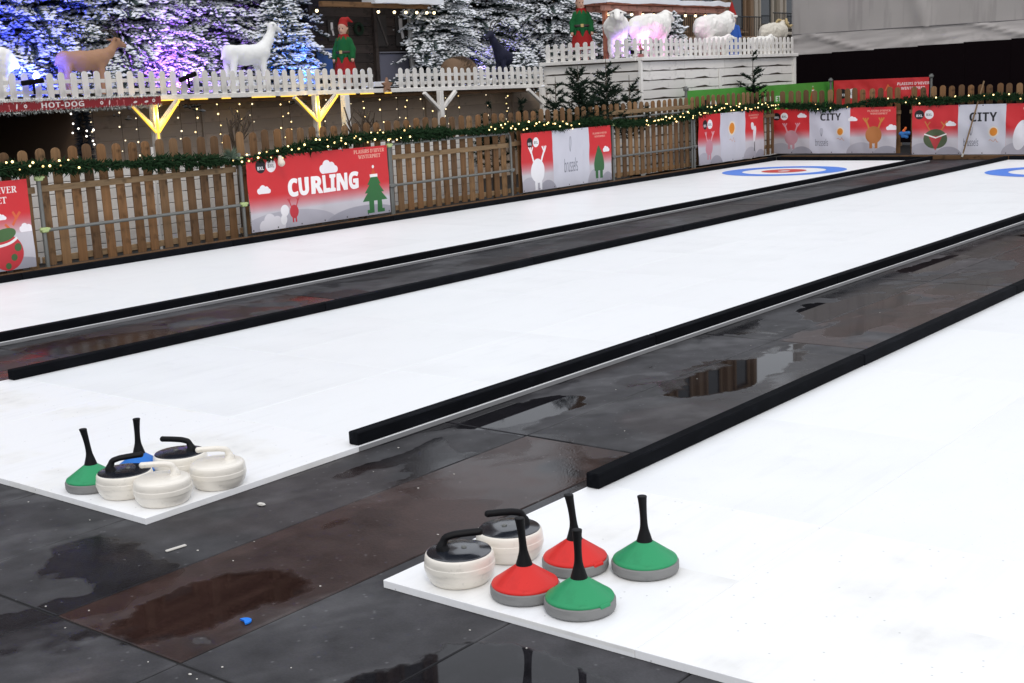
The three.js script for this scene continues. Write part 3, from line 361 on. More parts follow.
// green and red banners beyond the corner
{
  const g = banner('printed_banner', 'long green banner with white lettering before the white hut', 6.9, 0.6, [-14.2, 1.33, -27.04], Math.PI / 2, (x, w, h) => { x.fillStyle = '#4f9d3e'; x.fillRect(0, 0, w, h); badges(x, w * 0.11, h * 0.55, h * 0.2); x.fillStyle = '#e7efe2'; x.textAlign = 'center'; F(x, h * 0.28); x.fillText('TUT IS ETYR', w * 0.55, h * 0.62); firShape(x, w * 0.84, h * 0.2, h * 0.95, 70, '#b6502e'); }, 'banner', 'banners on the fence', 7, 1200, 128);
  banner('printed_banner', 'red banner with two round badges hung beyond the far fence', 2.35, 0.58, [-12.77, 1.36, -30], 0, (x, w, h) => { x.fillStyle = '#cf2f33'; x.fillRect(0, 0, w, h); badges(x, w * 0.1, h * 0.55, h * 0.2); x.strokeStyle = '#e58a4a'; x.lineWidth = 6; x.beginPath(); x.moveTo(w * 0.55, h * 0.5); x.lineTo(w * 0.58, h * 0.25); x.lineTo(w * 0.62, h * 0.5); x.stroke(); x.fillStyle = '#f0dede'; F(x, h * 0.16); x.textAlign = 'center'; x.fillText('PLAISIRS D\'HIVER', w * 0.84, h * 0.28); x.fillText('WINTERPRET', w * 0.84, h * 0.46); }, 'banner', 'banners on the fence', 8, 700, 172);
  for (const [x, z, l] of [[-14.17, -23.5, 'grey steel pole at the white hut end of the green banner'], [-14.05, -30.05, 'grey steel pole between the green banner and the red banner'], [-11.56, -30.05, 'grey steel pole at the free end of the red banner beyond the fence']]) { const t = thing('banner_pole', l, 'pole', [x, 0, z], 0, 'banner poles'); obj('tube', rod([0, 0, 0], [0, 1.72, 0], 0.03), steel, t); obj('clamp', cbox(0.09, 0.07, 0.1, 0.015), steel, t).position.set(0, 1.66, 0); }
}
{ const t = thing('leaning_pole', 'thin wooden pole leaning against the CITY banner', 'pole', [0, 0, 0]); obj('stick', rod([-9.56, 0.09, -26.6], [-9.22, 1.56, -26.78], 0.016, 0.016, 8), railMat, t); obj('tip', rod([-9.566, 0.06, -26.597], [-9.55, 0.13, -26.605], 0.021, 0.021, 8), mat(0.6, 0.58, 0.52, 0.6), t); }
{ const t = thing('cloth_bundle', 'blue and orange cloth tied on the fence between the two CITY banners', 'cloth', [-10.84, 0.2, -26.74]); t.scale.setScalar(0.66); const R = rng(4); obj('blue_cloth', blob([[-0.12, 0.5, 0, 0.07, 0.13, 0.52, 0, 0.06], [-0.06, 0.44, 0.01, 0.06, 0.08, 0.4, 0, 0.05]], { res: 24, fuzz: 0.02 }), mat(0.04, 0.16, 0.42, 0.8), t); obj('orange_cloth', blob([[-0.02, 0.6, 0, 0.05, 0.03, 0.68, 0, 0.035]], { res: 20, fuzz: 0.02 }), mat(0.75, 0.16, 0.04, 0.8), t); }

// ---------------------------------------------------------------- garland with fairy lights
function garland(label, pts, seed, lights) {
  const c = new THREE.CatmullRomCurve3(pts.map((p) => V(...p))), L = c.getLength(), R = rng(seed), t = thing('fir_garland', label, 'garland', [0, 0, 0], 0, 'garlands along the fence'), tw = new Twigs(), n = Math.round(L * 820), B = [];
  for (let i = 0; i < n; i++) { const u = R(), p = c.getPointAt(u), bulk = 0.5 + 0.85 * vnoise(u * L * 2.6, 3, seed), a = R() * 6.283, e = R() * 6.283, r = R() * 0.05 * bulk, len = (0.04 + 0.08 * R()) * bulk, s = p.clone().add(V(Math.cos(a) * r, Math.sin(a) * r, Math.sin(e) * r * 0.6)), d = V(Math.cos(a) + (R() - 0.5), Math.sin(a) * 0.9 + (R() - 0.5) * 0.8 - 0.15, Math.cos(e) * 1.1).normalize().multiplyScalar(len); tw.add(s.x, s.y, s.z, s.x + d.x, s.y + d.y, s.z + d.z, 0.008 + 0.008 * R()); }
  const m = obj('needles', tw.geo(), needleMat, t);
  obj('wire', new THREE.TubeGeometry(c, 120, 0.012, 5), needleDark, t);
  const sg = new THREE.IcosahedronGeometry(1, 1), nb = Math.round(L * lights);
  for (let i = 0; i < nb; i++) { const u = (i + R()) / nb; if (vnoise(u * L * 0.9, 9, seed) < 0.35) continue; const p = c.getPointAt(u), g = sg.clone(), s = 0.009 + 0.007 * R(); g.scale(s, s, s); const off = pts[0][0] === pts[pts.length - 1][0] ? [0.07 + R() * 0.04, 0] : [0, 0.07 + R() * 0.04]; g.translate(p.x + off[0], p.y + (R() - 0.45) * 0.16, p.z + off[1]); B.push(g); }
  stuff(obj('fairy_lights', merge(B.filter((_, i) => i % 3)), warmBulb, t)); stuff(obj('fairy_lights', merge(B.filter((_, i) => i % 3 === 0)), dimBulb, t));
}
garland('green fir garland with warm fairy lights along the side picket fence', [[-13.74, 1.24, -6.2], [-13.74, 1.25, -8.2], [-13.74, 1.2, -9.3], [-13.74, 1.15, -10.8], [-13.74, 1.1, -11.5], [-13.74, 1.21, -12.6], [-13.74, 1.27, -13.8], [-13.74, 1.25, -15], [-13.74, 1.22, -16.2], [-13.74, 1.24, -17.4], [-13.74, 1.17, -18.6], [-13.74, 1.21, -19.4], [-13.74, 1.13, -20.4], [-13.74, 1.1, -21.5], [-13.74, 1.16, -22.9], [-13.74, 1.25, -23.8], [-13.74, 1.2, -25.2], [-13.74, 1.2, -26.6]], 21, 11);
garland('green fir garland with few lights along the far fence above the CITY banners', [[-13.75, 1.2, -26.72], [-12.4, 1.12, -26.72], [-11.6, 1.2, -26.72], [-10.9, 1.22, -26.72], [-10.0, 1.2, -26.72], [-9, 1.25, -26.72], [-8, 1.18, -26.72], [-6.5, 1.22, -26.72]], 22, 4);
{ const b = thing('paper_bell', 'small white ornament hanging in the garland above the curling banner', 'ornament', [-13.62, 1.05, -11.98]); obj('shell', blob([[0, 0.05, 0, 0.03, 0.02, -0.02, 0, 0.05]], { res: 20 }), mat(0.75, 0.66, 0.55, 0.6), b); }
{ // silvery spruce sprig at the start of the garland above the banner
  const R = rng(61), tw = new Twigs(); for (let i = 0; i < 220; i++) { const a = R() * 6.283, e = (R() - 0.3) * 1.6, l = 0.12 + R() * 0.16; tw.add(0, 0, 0, Math.cos(a) * Math.cos(e) * l * 0.6, Math.sin(e) * l, Math.sin(a) * Math.cos(e) * l * 1.2, 0.008); } const o = single('spruce_sprig', tw.geo(), mat(0.1, 0.14, 0.1, 0.85), 'pale grey-green spruce sprig tied at the post left of the curling banner', 'sprig'); o.position.set(-13.7, 1.17, -11.2); o.scale.setScalar(0.62);
}

// ---------------------------------------------------------------- fir saplings and bare shrubs behind the fence
function sapling(label, x, z, h, seed, dense, spread) {
  const t = thing('fir_sapling', label, 'fir tree', [x, 0, z], 0, 'fir saplings behind the fence'), R = rng(seed), tw = new Twigs(), br = [rod([0, 0, 0], [0.02, h, 0], 0.022, 0.005, 7)];
  for (let i = 0; i < dense; i++) {
    const y = h - 0.12 - 1.15 * Math.sqrt(R()), k = clamp((h - y) / 1.2), L = spread * (0.18 + 1.15 * k) * (0.65 + 0.55 * R()), a = R() * 6.283, up = 0.15 + 0.45 * R() + 0.75 * (1 - k) * (1 - k), ex = Math.cos(a) * L, ez = Math.sin(a) * L, ey = L * up;
    tw.add(0.02 * y / h, y, 0, ex, y + ey, ez, 0.011, 0.2);
    for (let j = 0; j < 44; j++) { const u = 0.1 + 0.9 * R(), px = ex * u, py = y + ey * u, pz = ez * u, l = 0.04 + 0.045 * R(); tw.add(px, py, pz, px + (R() - 0.5) * 2 * l + ex * 0.1, py + (R() - 0.3) * 1.6 * l, pz + (R() - 0.5) * 2 * l + ez * 0.1, 0.009); }
    for (let j = 0; j < 4; j++) { const u = 0.4 + 0.5 * R(), px = ex * u, py = y + ey * u, pz = ez * u, l = L * 0.4, b = a + (R() - 0.5) * 2, qx = px + Math.cos(b) * l, qy = py + l * 0.4, qz = pz + Math.sin(b) * l; tw.add(px, py, pz, qx, qy, qz, 0.008, 0.2); for (let q = 0; q < 10; q++) { const v = R(), s = 0.03 + 0.03 * R(); const ax = lerp(px, qx, v), ay = lerp(py, qy, v), az = lerp(pz, qz, v); tw.add(ax, ay, az, ax + (R() - 0.5) * 2 * s, ay + (R() - 0.2) * s, az + (R() - 0.5) * 2 * s, 0.006); } }
  }
  obj('trunk', merge(br), barkMat, t); obj('crown', tw.geo(), needleDark, t);
}
sapling('thin fir sapling nearest the platform end, before the white hut', -14.2, -19.05, 2.02, 3, 36, 0.32);
sapling('bushy dark fir sapling before the white hut end wall', -14.2, -19.75, 2.2, 4, 110, 0.44);
sapling('fir sapling with a bare forked top before the white hut corner', -14.2, -20.65, 2.36, 5, 60, 0.36);
sapling('short fir sapling with sparse spreading twigs at the hut corner', -14.15, -21.35, 2.0, 6, 46, 0.38);
sapling('lone fir sapling in front of the green banner', -14.05, -26.1, 2.42, 7, 26, 0.3);
sapling('dark fir sapling below the white Y-shaped post', -14.35, -17.4, 1.78, 8, 26, 0.34);
sapling('dark fir sapling in the shade by the diagonal strut', -14.4, -18.3, 1.76, 9, 24, 0.34);
function shrub(label, x, z, h, seed) { const t = thing('bare_shrub', label, 'shrub', [x, 0, z], 0, 'bare shrubs behind the fence'), R = rng(seed), gs = []; for (let i = 0; i < 7; i++) { const a = R() * 6.28, k = 0.15 + 0.35 * R(), y0 = h * (0.5 + 0.25 * R()), e = [Math.cos(a) * k * 0.8, h * (0.85 + 0.15 * R()), Math.sin(a) * k]; gs.push(rod([0, y0, 0], e, 0.026, 0.01, 6)); for (let j = 0; j < 3; j++) { const u = 0.4 + 0.5 * R(), p = [e[0] * u, lerp(y0, e[1], u), e[2] * u]; gs.push(rod(p, [p[0] + (R() - 0.5) * 0.2, p[1] + 0.1 + 0.1 * R(), p[2] + (R() - 0.5) * 0.25], 0.012, 0.005, 5)); } } obj('stem', rod([0, 0, 0], [0, h * 0.78, 0], 0.024, 0.016, 8), barkMat, t); obj('branches', merge(gs), barkMat, t); }
shrub('bare twiggy shrub behind the fence left of the curling banner', -14.3, -11.8, 1.72, 1);
shrub('bare twiggy shrub behind the fence above the curling lettering', -14.3, -14.2, 1.72, 2);

// ---------------------------------------------------------------- platform with stall below
const platTilt = 0.0115; // the deck falls a little away from the stall
const deckY = (z) => 2.03 + (z + 9.8) * platTilt; // at X=-16.8
{
  const t = thing('raised_deck', 'white edged raised deck carrying the snowy village above the stalls', 'deck', [-16.8, deckY(-15.2), -15.2]);
  t.rotation.x = -platTilt; const L = 14.2;
  const plank = boxUV(cbox(0.19, 0.03, L, 0.004), 'z'); for (let i = 0; i < 30; i++) { const m = obj('deck_board', plank, woodMats[i % 5], t); m.position.set(-0.12 - i * 0.2, -0.016, 0); }
  obj('fascia', boxUV(cbox(0.03, 0.075, L, 0.005), 'z'), whiteMats[0], t).position.set(0.0, -0.02, 0);
  obj('under_beam', boxUV(cbox(0.1, 0.1, L, 0.005), 'z'), woodMats[3], t).position.set(-0.12, -0.085, 0);
  obj('snow_cover', (() => { const g = new THREE.PlaneGeometry(5.6, L, 30, 70); g.rotateX(-Math.PI / 2); const p = g.attributes.position; for (let i = 0; i < p.count; i++) p.setY(i, 0.02 + 0.05 * fbm(p.getX(i) * 1.4, p.getZ(i) * 1.4, 5, 3)); g.translate(-2.95, 0, 0); g.computeVertexNormals(); return g; })(), flockMat, t);
  for (let i = 0; i < 9; i++) { const z = 2.8 - i * 0.62; obj('led_strip', rod([0.026, -0.066, z], [0.026, -0.066, z - 0.5 + 0.16 * (i % 3)], 0.008, 0.008, 6), yellowTube, t); }
}
const wPick = [0, 1, 2].map((q) => boxUV(picketGeo(0.098, 0.36 + 0.006 * q, 0.02, 1), 'y', q * 0.4, q * 0.3));
function whiteFence(label, a, b, ya, yb, pitch = 0.195, seed = 1) {
  const dx = b[0] - a[0], dz = b[1] - a[1], L = Math.hypot(dx, dz), R = rng(seed), t = thing('white_picket_fence', label, 'fence', [a[0], ya, a[1]], Math.atan2(-dz, dx), 'white picket fences'); const n = Math.round(L / pitch), sl = (yb - ya) / L;
  for (let i = 0; i < n; i++) { const m = obj('picket', wPick[Math.floor(R() * 3)], whiteMats[Math.floor(R() * 3)], t), x = (i + 0.5) * L / n; m.position.set(x, sl * x + (R() - 0.5) * 0.014, 0.012); m.rotation.z = (R() - 0.5) * 0.03; }
  for (const y of [0.09, 0.235]) { const m = obj('rail', boxUV(cbox(L, 0.055, 0.018, 0.003), 'x'), whiteMats[1], t); m.position.set(L / 2, y + sl * L / 2, -0.012); m.rotation.z = Math.atan(sl); }
}
const WX = -16.83;
whiteFence('white picket fence on the deck above the hot-dog sign, in front of the brown goat', [WX, -9.0], [WX, -13.05], deckY(-9) + 0.01, deckY(-13.05) + 0.01, 0.19, 2);
whiteFence('white picket fence on the deck before the white goat and elf figure', [WX, -13.1], [WX, -17.15], deckY(-13.1) + 0.01, deckY(-17.15) + 0.01, 0.185, 3);
whiteFence('white picket fence on the deck between the dark chalet and white hut', [WX, -17.75], [WX, -22.2], deckY(-17.75) + 0.01, deckY(-22.2) + 0.01, 0.19, 4);
// posts under the deck
function yPost(label, z, lit, spread) {
  const t = thing('deck_post', label, 'post', [-16.72, 0, z], 0, 'posts under the deck'), top = deckY(z) - 0.06, m = lit ? whitePaint[0] : whiteMats[0];
  obj('upright', boxUV((() => { const g = cbox(0.1, top, 0.1, 0.006); g.translate(0, top / 2, 0); return g; })(), 'y'), m, t);
  for (const s of [-1, 1]) { const a = V(0, 1.5, 0), b = V(0, top - 0.02, s * spread), d = b.clone().sub(a), g = boxUV((() => { const q = cbox(0.07, d.length(), 0.06, 0.005); q.translate(0, d.length() / 2, 0); q.applyQuaternion(new THREE.Quaternion().setFromUnitVectors(V(0, 1, 0), d.clone().normalize())); q.translate(0, 1.5, 0); return q; })(), 'y'); obj('brace', g, m, t); }
  if (lit) { for (const s of [-1, 1]) obj('rope_light', rod([0.048, 1.46, 0.0 + s * 0.03], [0.048, top - 0.03, s * spread], 0.016, 0.016, 8), yellowTube, t); obj('rope_light', rod([0.062, 1.22, 0], [0.062, top - 0.02, 0], 0.015, 0.015, 8), yellowTube, t); const l = new THREE.PointLight(lin(1, 0.65, 0.15), 0.35, 0); l.position.set(0.12, 1.7, 0); l.castShadow = true; t.add(l); }
}
yPost('Y-shaped deck post wound with glowing yellow rope light beside the hot-dog sign', -12.28, true, 0.45);
yPost('Y-shaped deck post wound with glowing yellow rope light below the elf figure', -15.6, true, 0.48);
yPost('plain white Y-shaped deck post below the dark chalet edge', -18.8, false, 0.45);
yPost('white deck post with braces at the end of the deck by the white hut', -22.0, false, 0.5);
{ const t = thing('square_post', 'plain white square post next to the glowing Y-shaped post', 'post', [-16.62, 0, -16.2]); obj('upright', boxUV((() => { const g = cbox(0.12, 1.88, 0.12, 0.008); g.translate(0, 0.94, 0); return g; })(), 'y'), whiteMats[0], t); }
{ const t = thing('thin_pole', 'thin white pole standing just behind the picket fence', 'pole', [-14.3, 0, -10.42]); obj('tube', rod([0, 0, 0], [0, 1.35, 0], 0.018), whiteMats[0], t); }
// back wall below the deck: horizontal boards
{
  const t = thing('stall_wall', 'brownish boarded stall wall hung with string lights below the deck', 'wall', [-17.75, 0, -16.7]), R = rng(17), bm = [[0.62, 0.5, 0.41], [0.55, 0.45, 0.37], [0.66, 0.54, 0.44]].map((c) => mat(...c, 0.8, { map: whiteBoardTex }));
  const g = [0, 1, 2].map((q) => boxUV(cbox(0.02, 0.1895, 2.752, 0.002), 'z', q * 0.3, q));
  for (let i = 0; i < 10; i++) for (let j = 0; j < 5; j++) { const m = obj('wall_board', g[Math.floor(R() * 3)], bm[Math.floor(R() * 3)], t); m.position.set((R() - 0.5) * 0.004, 0.1 + i * 0.192, 4.1 - j * 2.76); }
  for (let j = 0; j < 5; j++) obj('batten', boxUV(cbox(0.03, 1.92, 0.05, 0.004), 'y'), bm[1], t).position.set(0.026, 0.96, 5.48 - j * 2.76);
  obj('backing', cbox(0.05, 1.95, 14, 0.005), woodMats[3], t).position.set(-0.05, 0.975, -1.4);
}
{ // low white board wall just behind the pickets
  const t = thing('low_board_wall', 'low wall of white horizontal boards seen between the pickets', 'wall', [-14.75, 0, -13]), R = rng(27), g = [0, 1].map((q) => boxUV(cbox(0.02, 0.132, 2.96, 0.004), 'z', q, q));
  for (let i = 0; i < 8; i++) for (let j = 0; j < 3; j++) obj('board', g[Math.floor(R() * 2)], whiteMats[Math.floor(R() * 3)], t).position.set((R() - 0.5) * 0.004, 0.075 + i * 0.14, 3 - j * 3);
  obj('backing', cbox(0.03, 1.1, 9, 0.005), mat(0.1, 0.09, 0.08, 0.9), t).position.set(-0.03, 0.56, 0);
}
{ // string lights on the wall
  const R = rng(33), sg = new THREE.IcosahedronGeometry(1, 1);
  for (let i = 0; i < 23; i++) {
    const z = -11.7 - i * 0.45 + (R() - 0.5) * 0.1, top = deckY(z) - 0.08, t = thing('hanging_string_light', 'thin hanging string of tiny warm lights on the stall wall', 'string light', [-17.0 - 0.6 * R(), 0, z], 0, 'string lights below the deck'), B = [];
    obj('wire', rod([0, 1.05, 0], [0, top, 0], 0.003, 0.003, 4), blackM, t);
    for (let y = top - 0.06 - R() * 0.1; y > 1.08; y -= 0.11 + 0.12 * R()) { const g = sg.clone(), s = 0.007 + 0.008 * R(); g.scale(s, s, s); g.translate((R() - 0.5) * 0.03, y, (R() - 0.5) * 0.1); B.push(g); }
    stuff(obj('lights', merge(B), R() > 0.4 ? paleBulb : warmBulb, t));
  }
}
// hot-dog stall
{
  const t = thing('hot_dog_sign', 'red HOT-DOG sign board edged with silver tinsel', 'sign', [-16.52, 1.875, -9.0]), tex = canvasTex(1600, 64, (x, w, h) => {
    x.fillStyle = '#8e1a22'; x.fillRect(0, 0, w, h); x.fillStyle = '#e9e4e2'; F(x, 50); x.textAlign = 'left'; const tw = x.measureText('HOT-DOG').width; x.save(); x.translate(w * 0.385, h * 0.78); x.scale(w * 0.215 / tw, 1); x.fillText('HOT-DOG', 0, 0); x.restore();
    for (const [a, k] of [[0.24, 0], [0.275, 1], [0.315, 2], [0.685, 2], [0.725, 1], [0.765, 0], [0.8, 0], [0.86, 3], [0.92, 3], [0.96, 2], [0.06, 2], [0.12, 0], [0.17, 1]]) { const cx = w * a, cy = h * 0.5; x.strokeStyle = x.fillStyle = k === 0 ? '#c77' : '#e9e0dd'; x.lineWidth = 5; if (k === 2) { x.beginPath(); x.arc(cx, cy, 13, 0, 7); x.fill(); x.fillStyle = '#8e1a22'; x.beginPath(); x.arc(cx, cy, 5, 0, 7); x.fill(); } else if (k === 1) { x.beginPath(); x.ellipse(cx, cy, 6, 20, 0.15, 0, 7); x.fill(); } else if (k === 3) { x.beginPath(); x.ellipse(cx, cy + 6, 17, 8, -0.2, 0, 7); x.fill(); } else { x.beginPath(); x.moveTo(cx, cy + 20); x.lineTo(cx, cy - 16); x.moveTo(cx - 8, cy - 8); x.lineTo(cx + 6, cy - 8); x.stroke(); } }
  });
  const L = 3.27; obj('board', cbox(0.03, 0.13, L, 0.004), mat(0.27, 0.02, 0.025, 0.6), t).position.set(-0.002, 0.065, -L / 2);
  const g = new THREE.PlaneGeometry(L, 0.128); g.rotateY(Math.PI / 2); obj('lettering', g, new THREE.MeshStandardMaterial({ map: tex, roughness: 0.5 }), t).position.set(0.0165, 0.065, -L / 2);
  const R = rng(91); for (const y of [-0.012, 0.142]) { const tw = new Twigs(); for (let i = 0; i < 900; i++) { const z = -R() * L, a = R() * 6.283, l = 0.03 + 0.025 * R(); tw.add(0.02, y, z, 0.02 + Math.cos(a) * l, y + Math.sin(a) * l, z + (R() - 0.5) * 0.05, 0.004); } obj('tinsel', tw.geo(), mat(0.5, 0.52, 0.5, 0.35, { metalness: 0.5 }), t); }
}
{
  const t = thing('food_stall', 'dark open serving hatch of the stall below the HOT-DOG sign', 'stall', [-17.2, 0, -9.6]);
  const w = woodMats[3], stallWood = mat(0.17, 0.12, 0.085, 0.8, { map: woodTex }); obj('counter', boxUV((() => { const g = cbox(0.5, 1.1, 3.0, 0.01); g.translate(0, 0.55, 0); return g; })(), 'y'), w, t).position.set(0, 0, 0.05);
  obj('back_wall', cbox(0.05, 1.9, 3, 0.01), stallWood, t).position.set(-2.6, 0.95, 0); obj('side_wall', cbox(3.0, 1.9, 0.05, 0.01), stallWood, t).position.set(-1.2, 0.95, -1.5); obj('side_wall', cbox(3.0, 1.9, 0.05, 0.01), stallWood, t).position.set(-1.2, 0.95, 1.5); obj('ceiling', cbox(3.0, 0.04, 3, 0.01), stallWood, t).position.set(-1.2, 1.9, 0);
  const pst = thing('light_wrapped_post', 'dark fir-wrapped post with white lights beside the serving hatch', 'post', [-16.75, 0, -11.05]), R = rng(44), tw = new Twigs(), B = []; obj('core', rod([0, 0, 0], [0, 1.88, 0], 0.05), barkMat, pst);
  for (let i = 0; i < 1500; i++) { const a = R() * 6.283, y = 0.6 + R() * 1.26, l = 0.1 + 0.08 * R(); tw.add(0, y, 0, Math.cos(a) * l, y + (R() - 0.5) * 0.1, Math.sin(a) * l, 0.012); } obj('fir_wrap', tw.geo(), mat(0.012, 0.014, 0.02, 0.7), pst);
  for (let i = 0; i < 26; i++) { const g = new THREE.IcosahedronGeometry(0.014, 1), a = R() * 6.283; g.translate(Math.cos(a) * 0.15, 1.0 + R() * 0.86, Math.sin(a) * 0.15); B.push(g); } stuff(obj('lights', merge(B), glow(1, 0.93, 0.85, 2.2), pst));
}

// ---------------------------------------------------------------- white hut with waney-edged boards
{
  const HX = -14.46, HZ = -22.26, EZ = -28.9, WXl = -16.85, top = 2.3;
  const t = thing('white_hut', 'white hut clad in wavy-edged boards behind the fir saplings', 'hut', [HX, 0, HZ]), R = rng(66);
  obj('core_wall', cbox(WXl * -1 + HX - 0.04, top - 0.02, HZ - EZ - 0.04, 0.01), mat(0.16, 0.13, 0.1, 0.9), t).position.set((WXl - HX) / 2 - 0.02, top / 2, (EZ - HZ) / 2 - 0.02);
  const wavy = (len, h, s) => { const sh = new THREE.Shape(), n = 10; sh.moveTo(0, h); for (let i = 0; i <= n; i++) sh.lineTo(len * i / n, 0.011 + 0.06 * Math.max(0, fbm(i * 0.6 + s * 7, s, 3, 2) - 0.3)); sh.lineTo(len, h); sh.closePath(); return boxUV(new THREE.ExtrudeGeometry(sh, { depth: 0.02, bevelEnabled: false }), 'x', s * 0.3, s * 0.7); };
  const rows = 12, rh = (top - 0.06) / rows;
  const V1 = [0, 1, 2, 3].map((s) => wavy(1.655, rh, s + 1)), V2 = [0, 1, 2, 3].map((s) => wavy(1.185, rh, s + 11));
  for (let r = 0; r < rows; r++) {
    for (let c = 0; c < 4; c++) { const m = obj('wall_board', V1[Math.floor(R() * 4)], whiteMats[Math.floor(R() * 3)], t); m.rotation.y = Math.PI / 2; m.position.set(0, r * rh, -c * 1.662 + (r % 2 ? 0 : -0.002)); }
    for (let c = 0; c < 2; c++) { const m = obj('wall_board', V2[Math.floor(R() * 4)], whiteMats[Math.floor(R() * 3)], t); m.position.set(WXl - HX + c * 1.19, r * rh, 0); }
  }
  obj('corner_post', boxUV(cbox(0.07, top, 0.07, 0.005), 'y'), whiteMats[0], t).position.set(0.02, top / 2, 0.02);
  obj('corner_post', boxUV(cbox(0.08, top, 0.12, 0.005), 'y'), whiteMats[0], t).position.set(0.02, top / 2, EZ - HZ + 0.04);
  obj('cover_batten', boxUV(cbox(0.02, 0.7, 0.1, 0.004), 'y'), whiteMats[0], t).position.set(0.036, 1.7, -3.1);
  obj('ledge', boxUV(cbox(0.14, 0.07, HZ - EZ + 0.12, 0.006), 'z'), whiteMats[0], t).position.set(0.03, top + 0.0, (EZ - HZ) / 2);
  obj('ledge', boxUV(cbox(-WXl + HX, 0.07, 0.14, 0.006), 'x'), whiteMats[0], t).position.set((WXl - HX) / 2 - 0.05, top + 0.002, 0.03);
  obj('roof_deck', boxUV(cbox(HX - WXl - 0.05, 0.04, HZ - EZ - 0.05, 0.005), 'z'), whiteMats[2], t).position.set((WXl - HX) / 2, top + 0.0, (EZ - HZ) / 2);
  whiteFence('white picket fence on the hut end before the second elf figure', [WXl + 0.02, HZ - 0.02], [-15.5, HZ - 0.02], top + 0.03, top + 0.05, 0.19, 7);
  whiteFence('short white picket fence at the hut corner beside the front-facing sheep', [-15.1, HZ - 0.02], [HX - 0.02, HZ - 0.02], top + 0.05, top + 0.05, 0.19, 8);
  whiteFence('white picket fence along the hut roof before sheep and ram', [HX, HZ - 0.1], [HX, EZ], top + 0.04, top + 0.04, 0.19, 9);
}

// ---------------------------------------------------------------- animals on the decks
// built facing local +x, then turned: facing the far end (screen right) is turn = PI/2
const fleece = mat(0.8, 0.78, 0.74, 0.9), goatBrown = mat(0.36, 0.2, 0.12, 0.75), goatWhite = mat(0.8, 0.8, 0.78, 0.6), dkHorn = mat(0.05, 0.04, 0.035, 0.5), darkCoat = mat(0.014, 0.015, 0.035, 0.7), palePatch = mat(0.75, 0.75, 0.78, 0.8);
function legs(hs, zs, y, x0, x1, r) { const c = []; for (const s of [-1, 1]) { c.push([x0, y, s * zs, r * 1.7, x0 - 0.03, y * 0.58, s * zs, r * 1.15], [x0 - 0.03, y * 0.58, s * zs, r * 1.1, x0 + 0.02, y * 0.32, s * zs, r * 0.85], [x0 + 0.02, y * 0.32, s * zs, r * 0.8, x0 + 0.02, 0.03, s * zs, r * 0.75]); c.push([x1, y, s * zs, r * 1.5, x1 + 0.01, y * 0.42, s * zs, r * 0.95], [x1 + 0.01, y * 0.42, s * zs, r * 0.9, x1, 0.03, s * zs, r * 0.75]); } return c; }
function goat(label, pos, turn, s, m, { neck = [0.62, 0.86], head = [0.78, 1.02], horns = true, group } = {}) {
  const t = thing('goat_figure', label, 'animal figure', pos, turn, 'animal figures'); t.scale.setScalar(s);
  const [nx, ny] = neck, [hx, hy] = head;
  const caps = [[-0.36, 0.62, 0, 0.145, -0.05, 0.59, 0, 0.165], [-0.05, 0.59, 0, 0.165, 0.3, 0.62, 0, 0.16], [0.3, 0.64, 0, 0.14, nx - 0.1, ny - 0.08, 0, 0.085], [nx - 0.1, ny - 0.08, 0, 0.082, hx - 0.04, hy, 0, 0.062], [hx - 0.05, hy + 0.01, 0, 0.072, hx + 0.12, hy - 0.06, 0, 0.038], [-0.48, 0.62, 0, 0.03, -0.54, 0.54, 0, 0.02], ...legs(0, 0.085, 0.5, -0.36, 0.27, 0.042)];
  for (const z of [-1, 1]) caps.push([hx - 0.07, hy + 0.04, z * 0.05, 0.022, hx - 0.14, hy + 0.05, z * 0.14, 0.012, 0.015]);
  obj('body', blob(caps, { k: 0.05, res: 60, fuzz: 0.008 }), m, t);
  if (horns) for (const z of [-1, 1]) obj('horn', tube([[hx - 0.03, hy + 0.05, z * 0.03], [hx - 0.07, hy + 0.15, z * 0.045], [hx - 0.16, hy + 0.2, z * 0.07], [hx - 0.25, hy + 0.19, z * 0.1]], 0.02, 7, 14), dkHorn, t);
  for (const z of [-1, 1]) obj('eye', new THREE.SphereGeometry(0.011, 8, 6).translate(hx + 0.01, hy + 0.025, z * 0.062), dkHorn, t);
  return t;
}
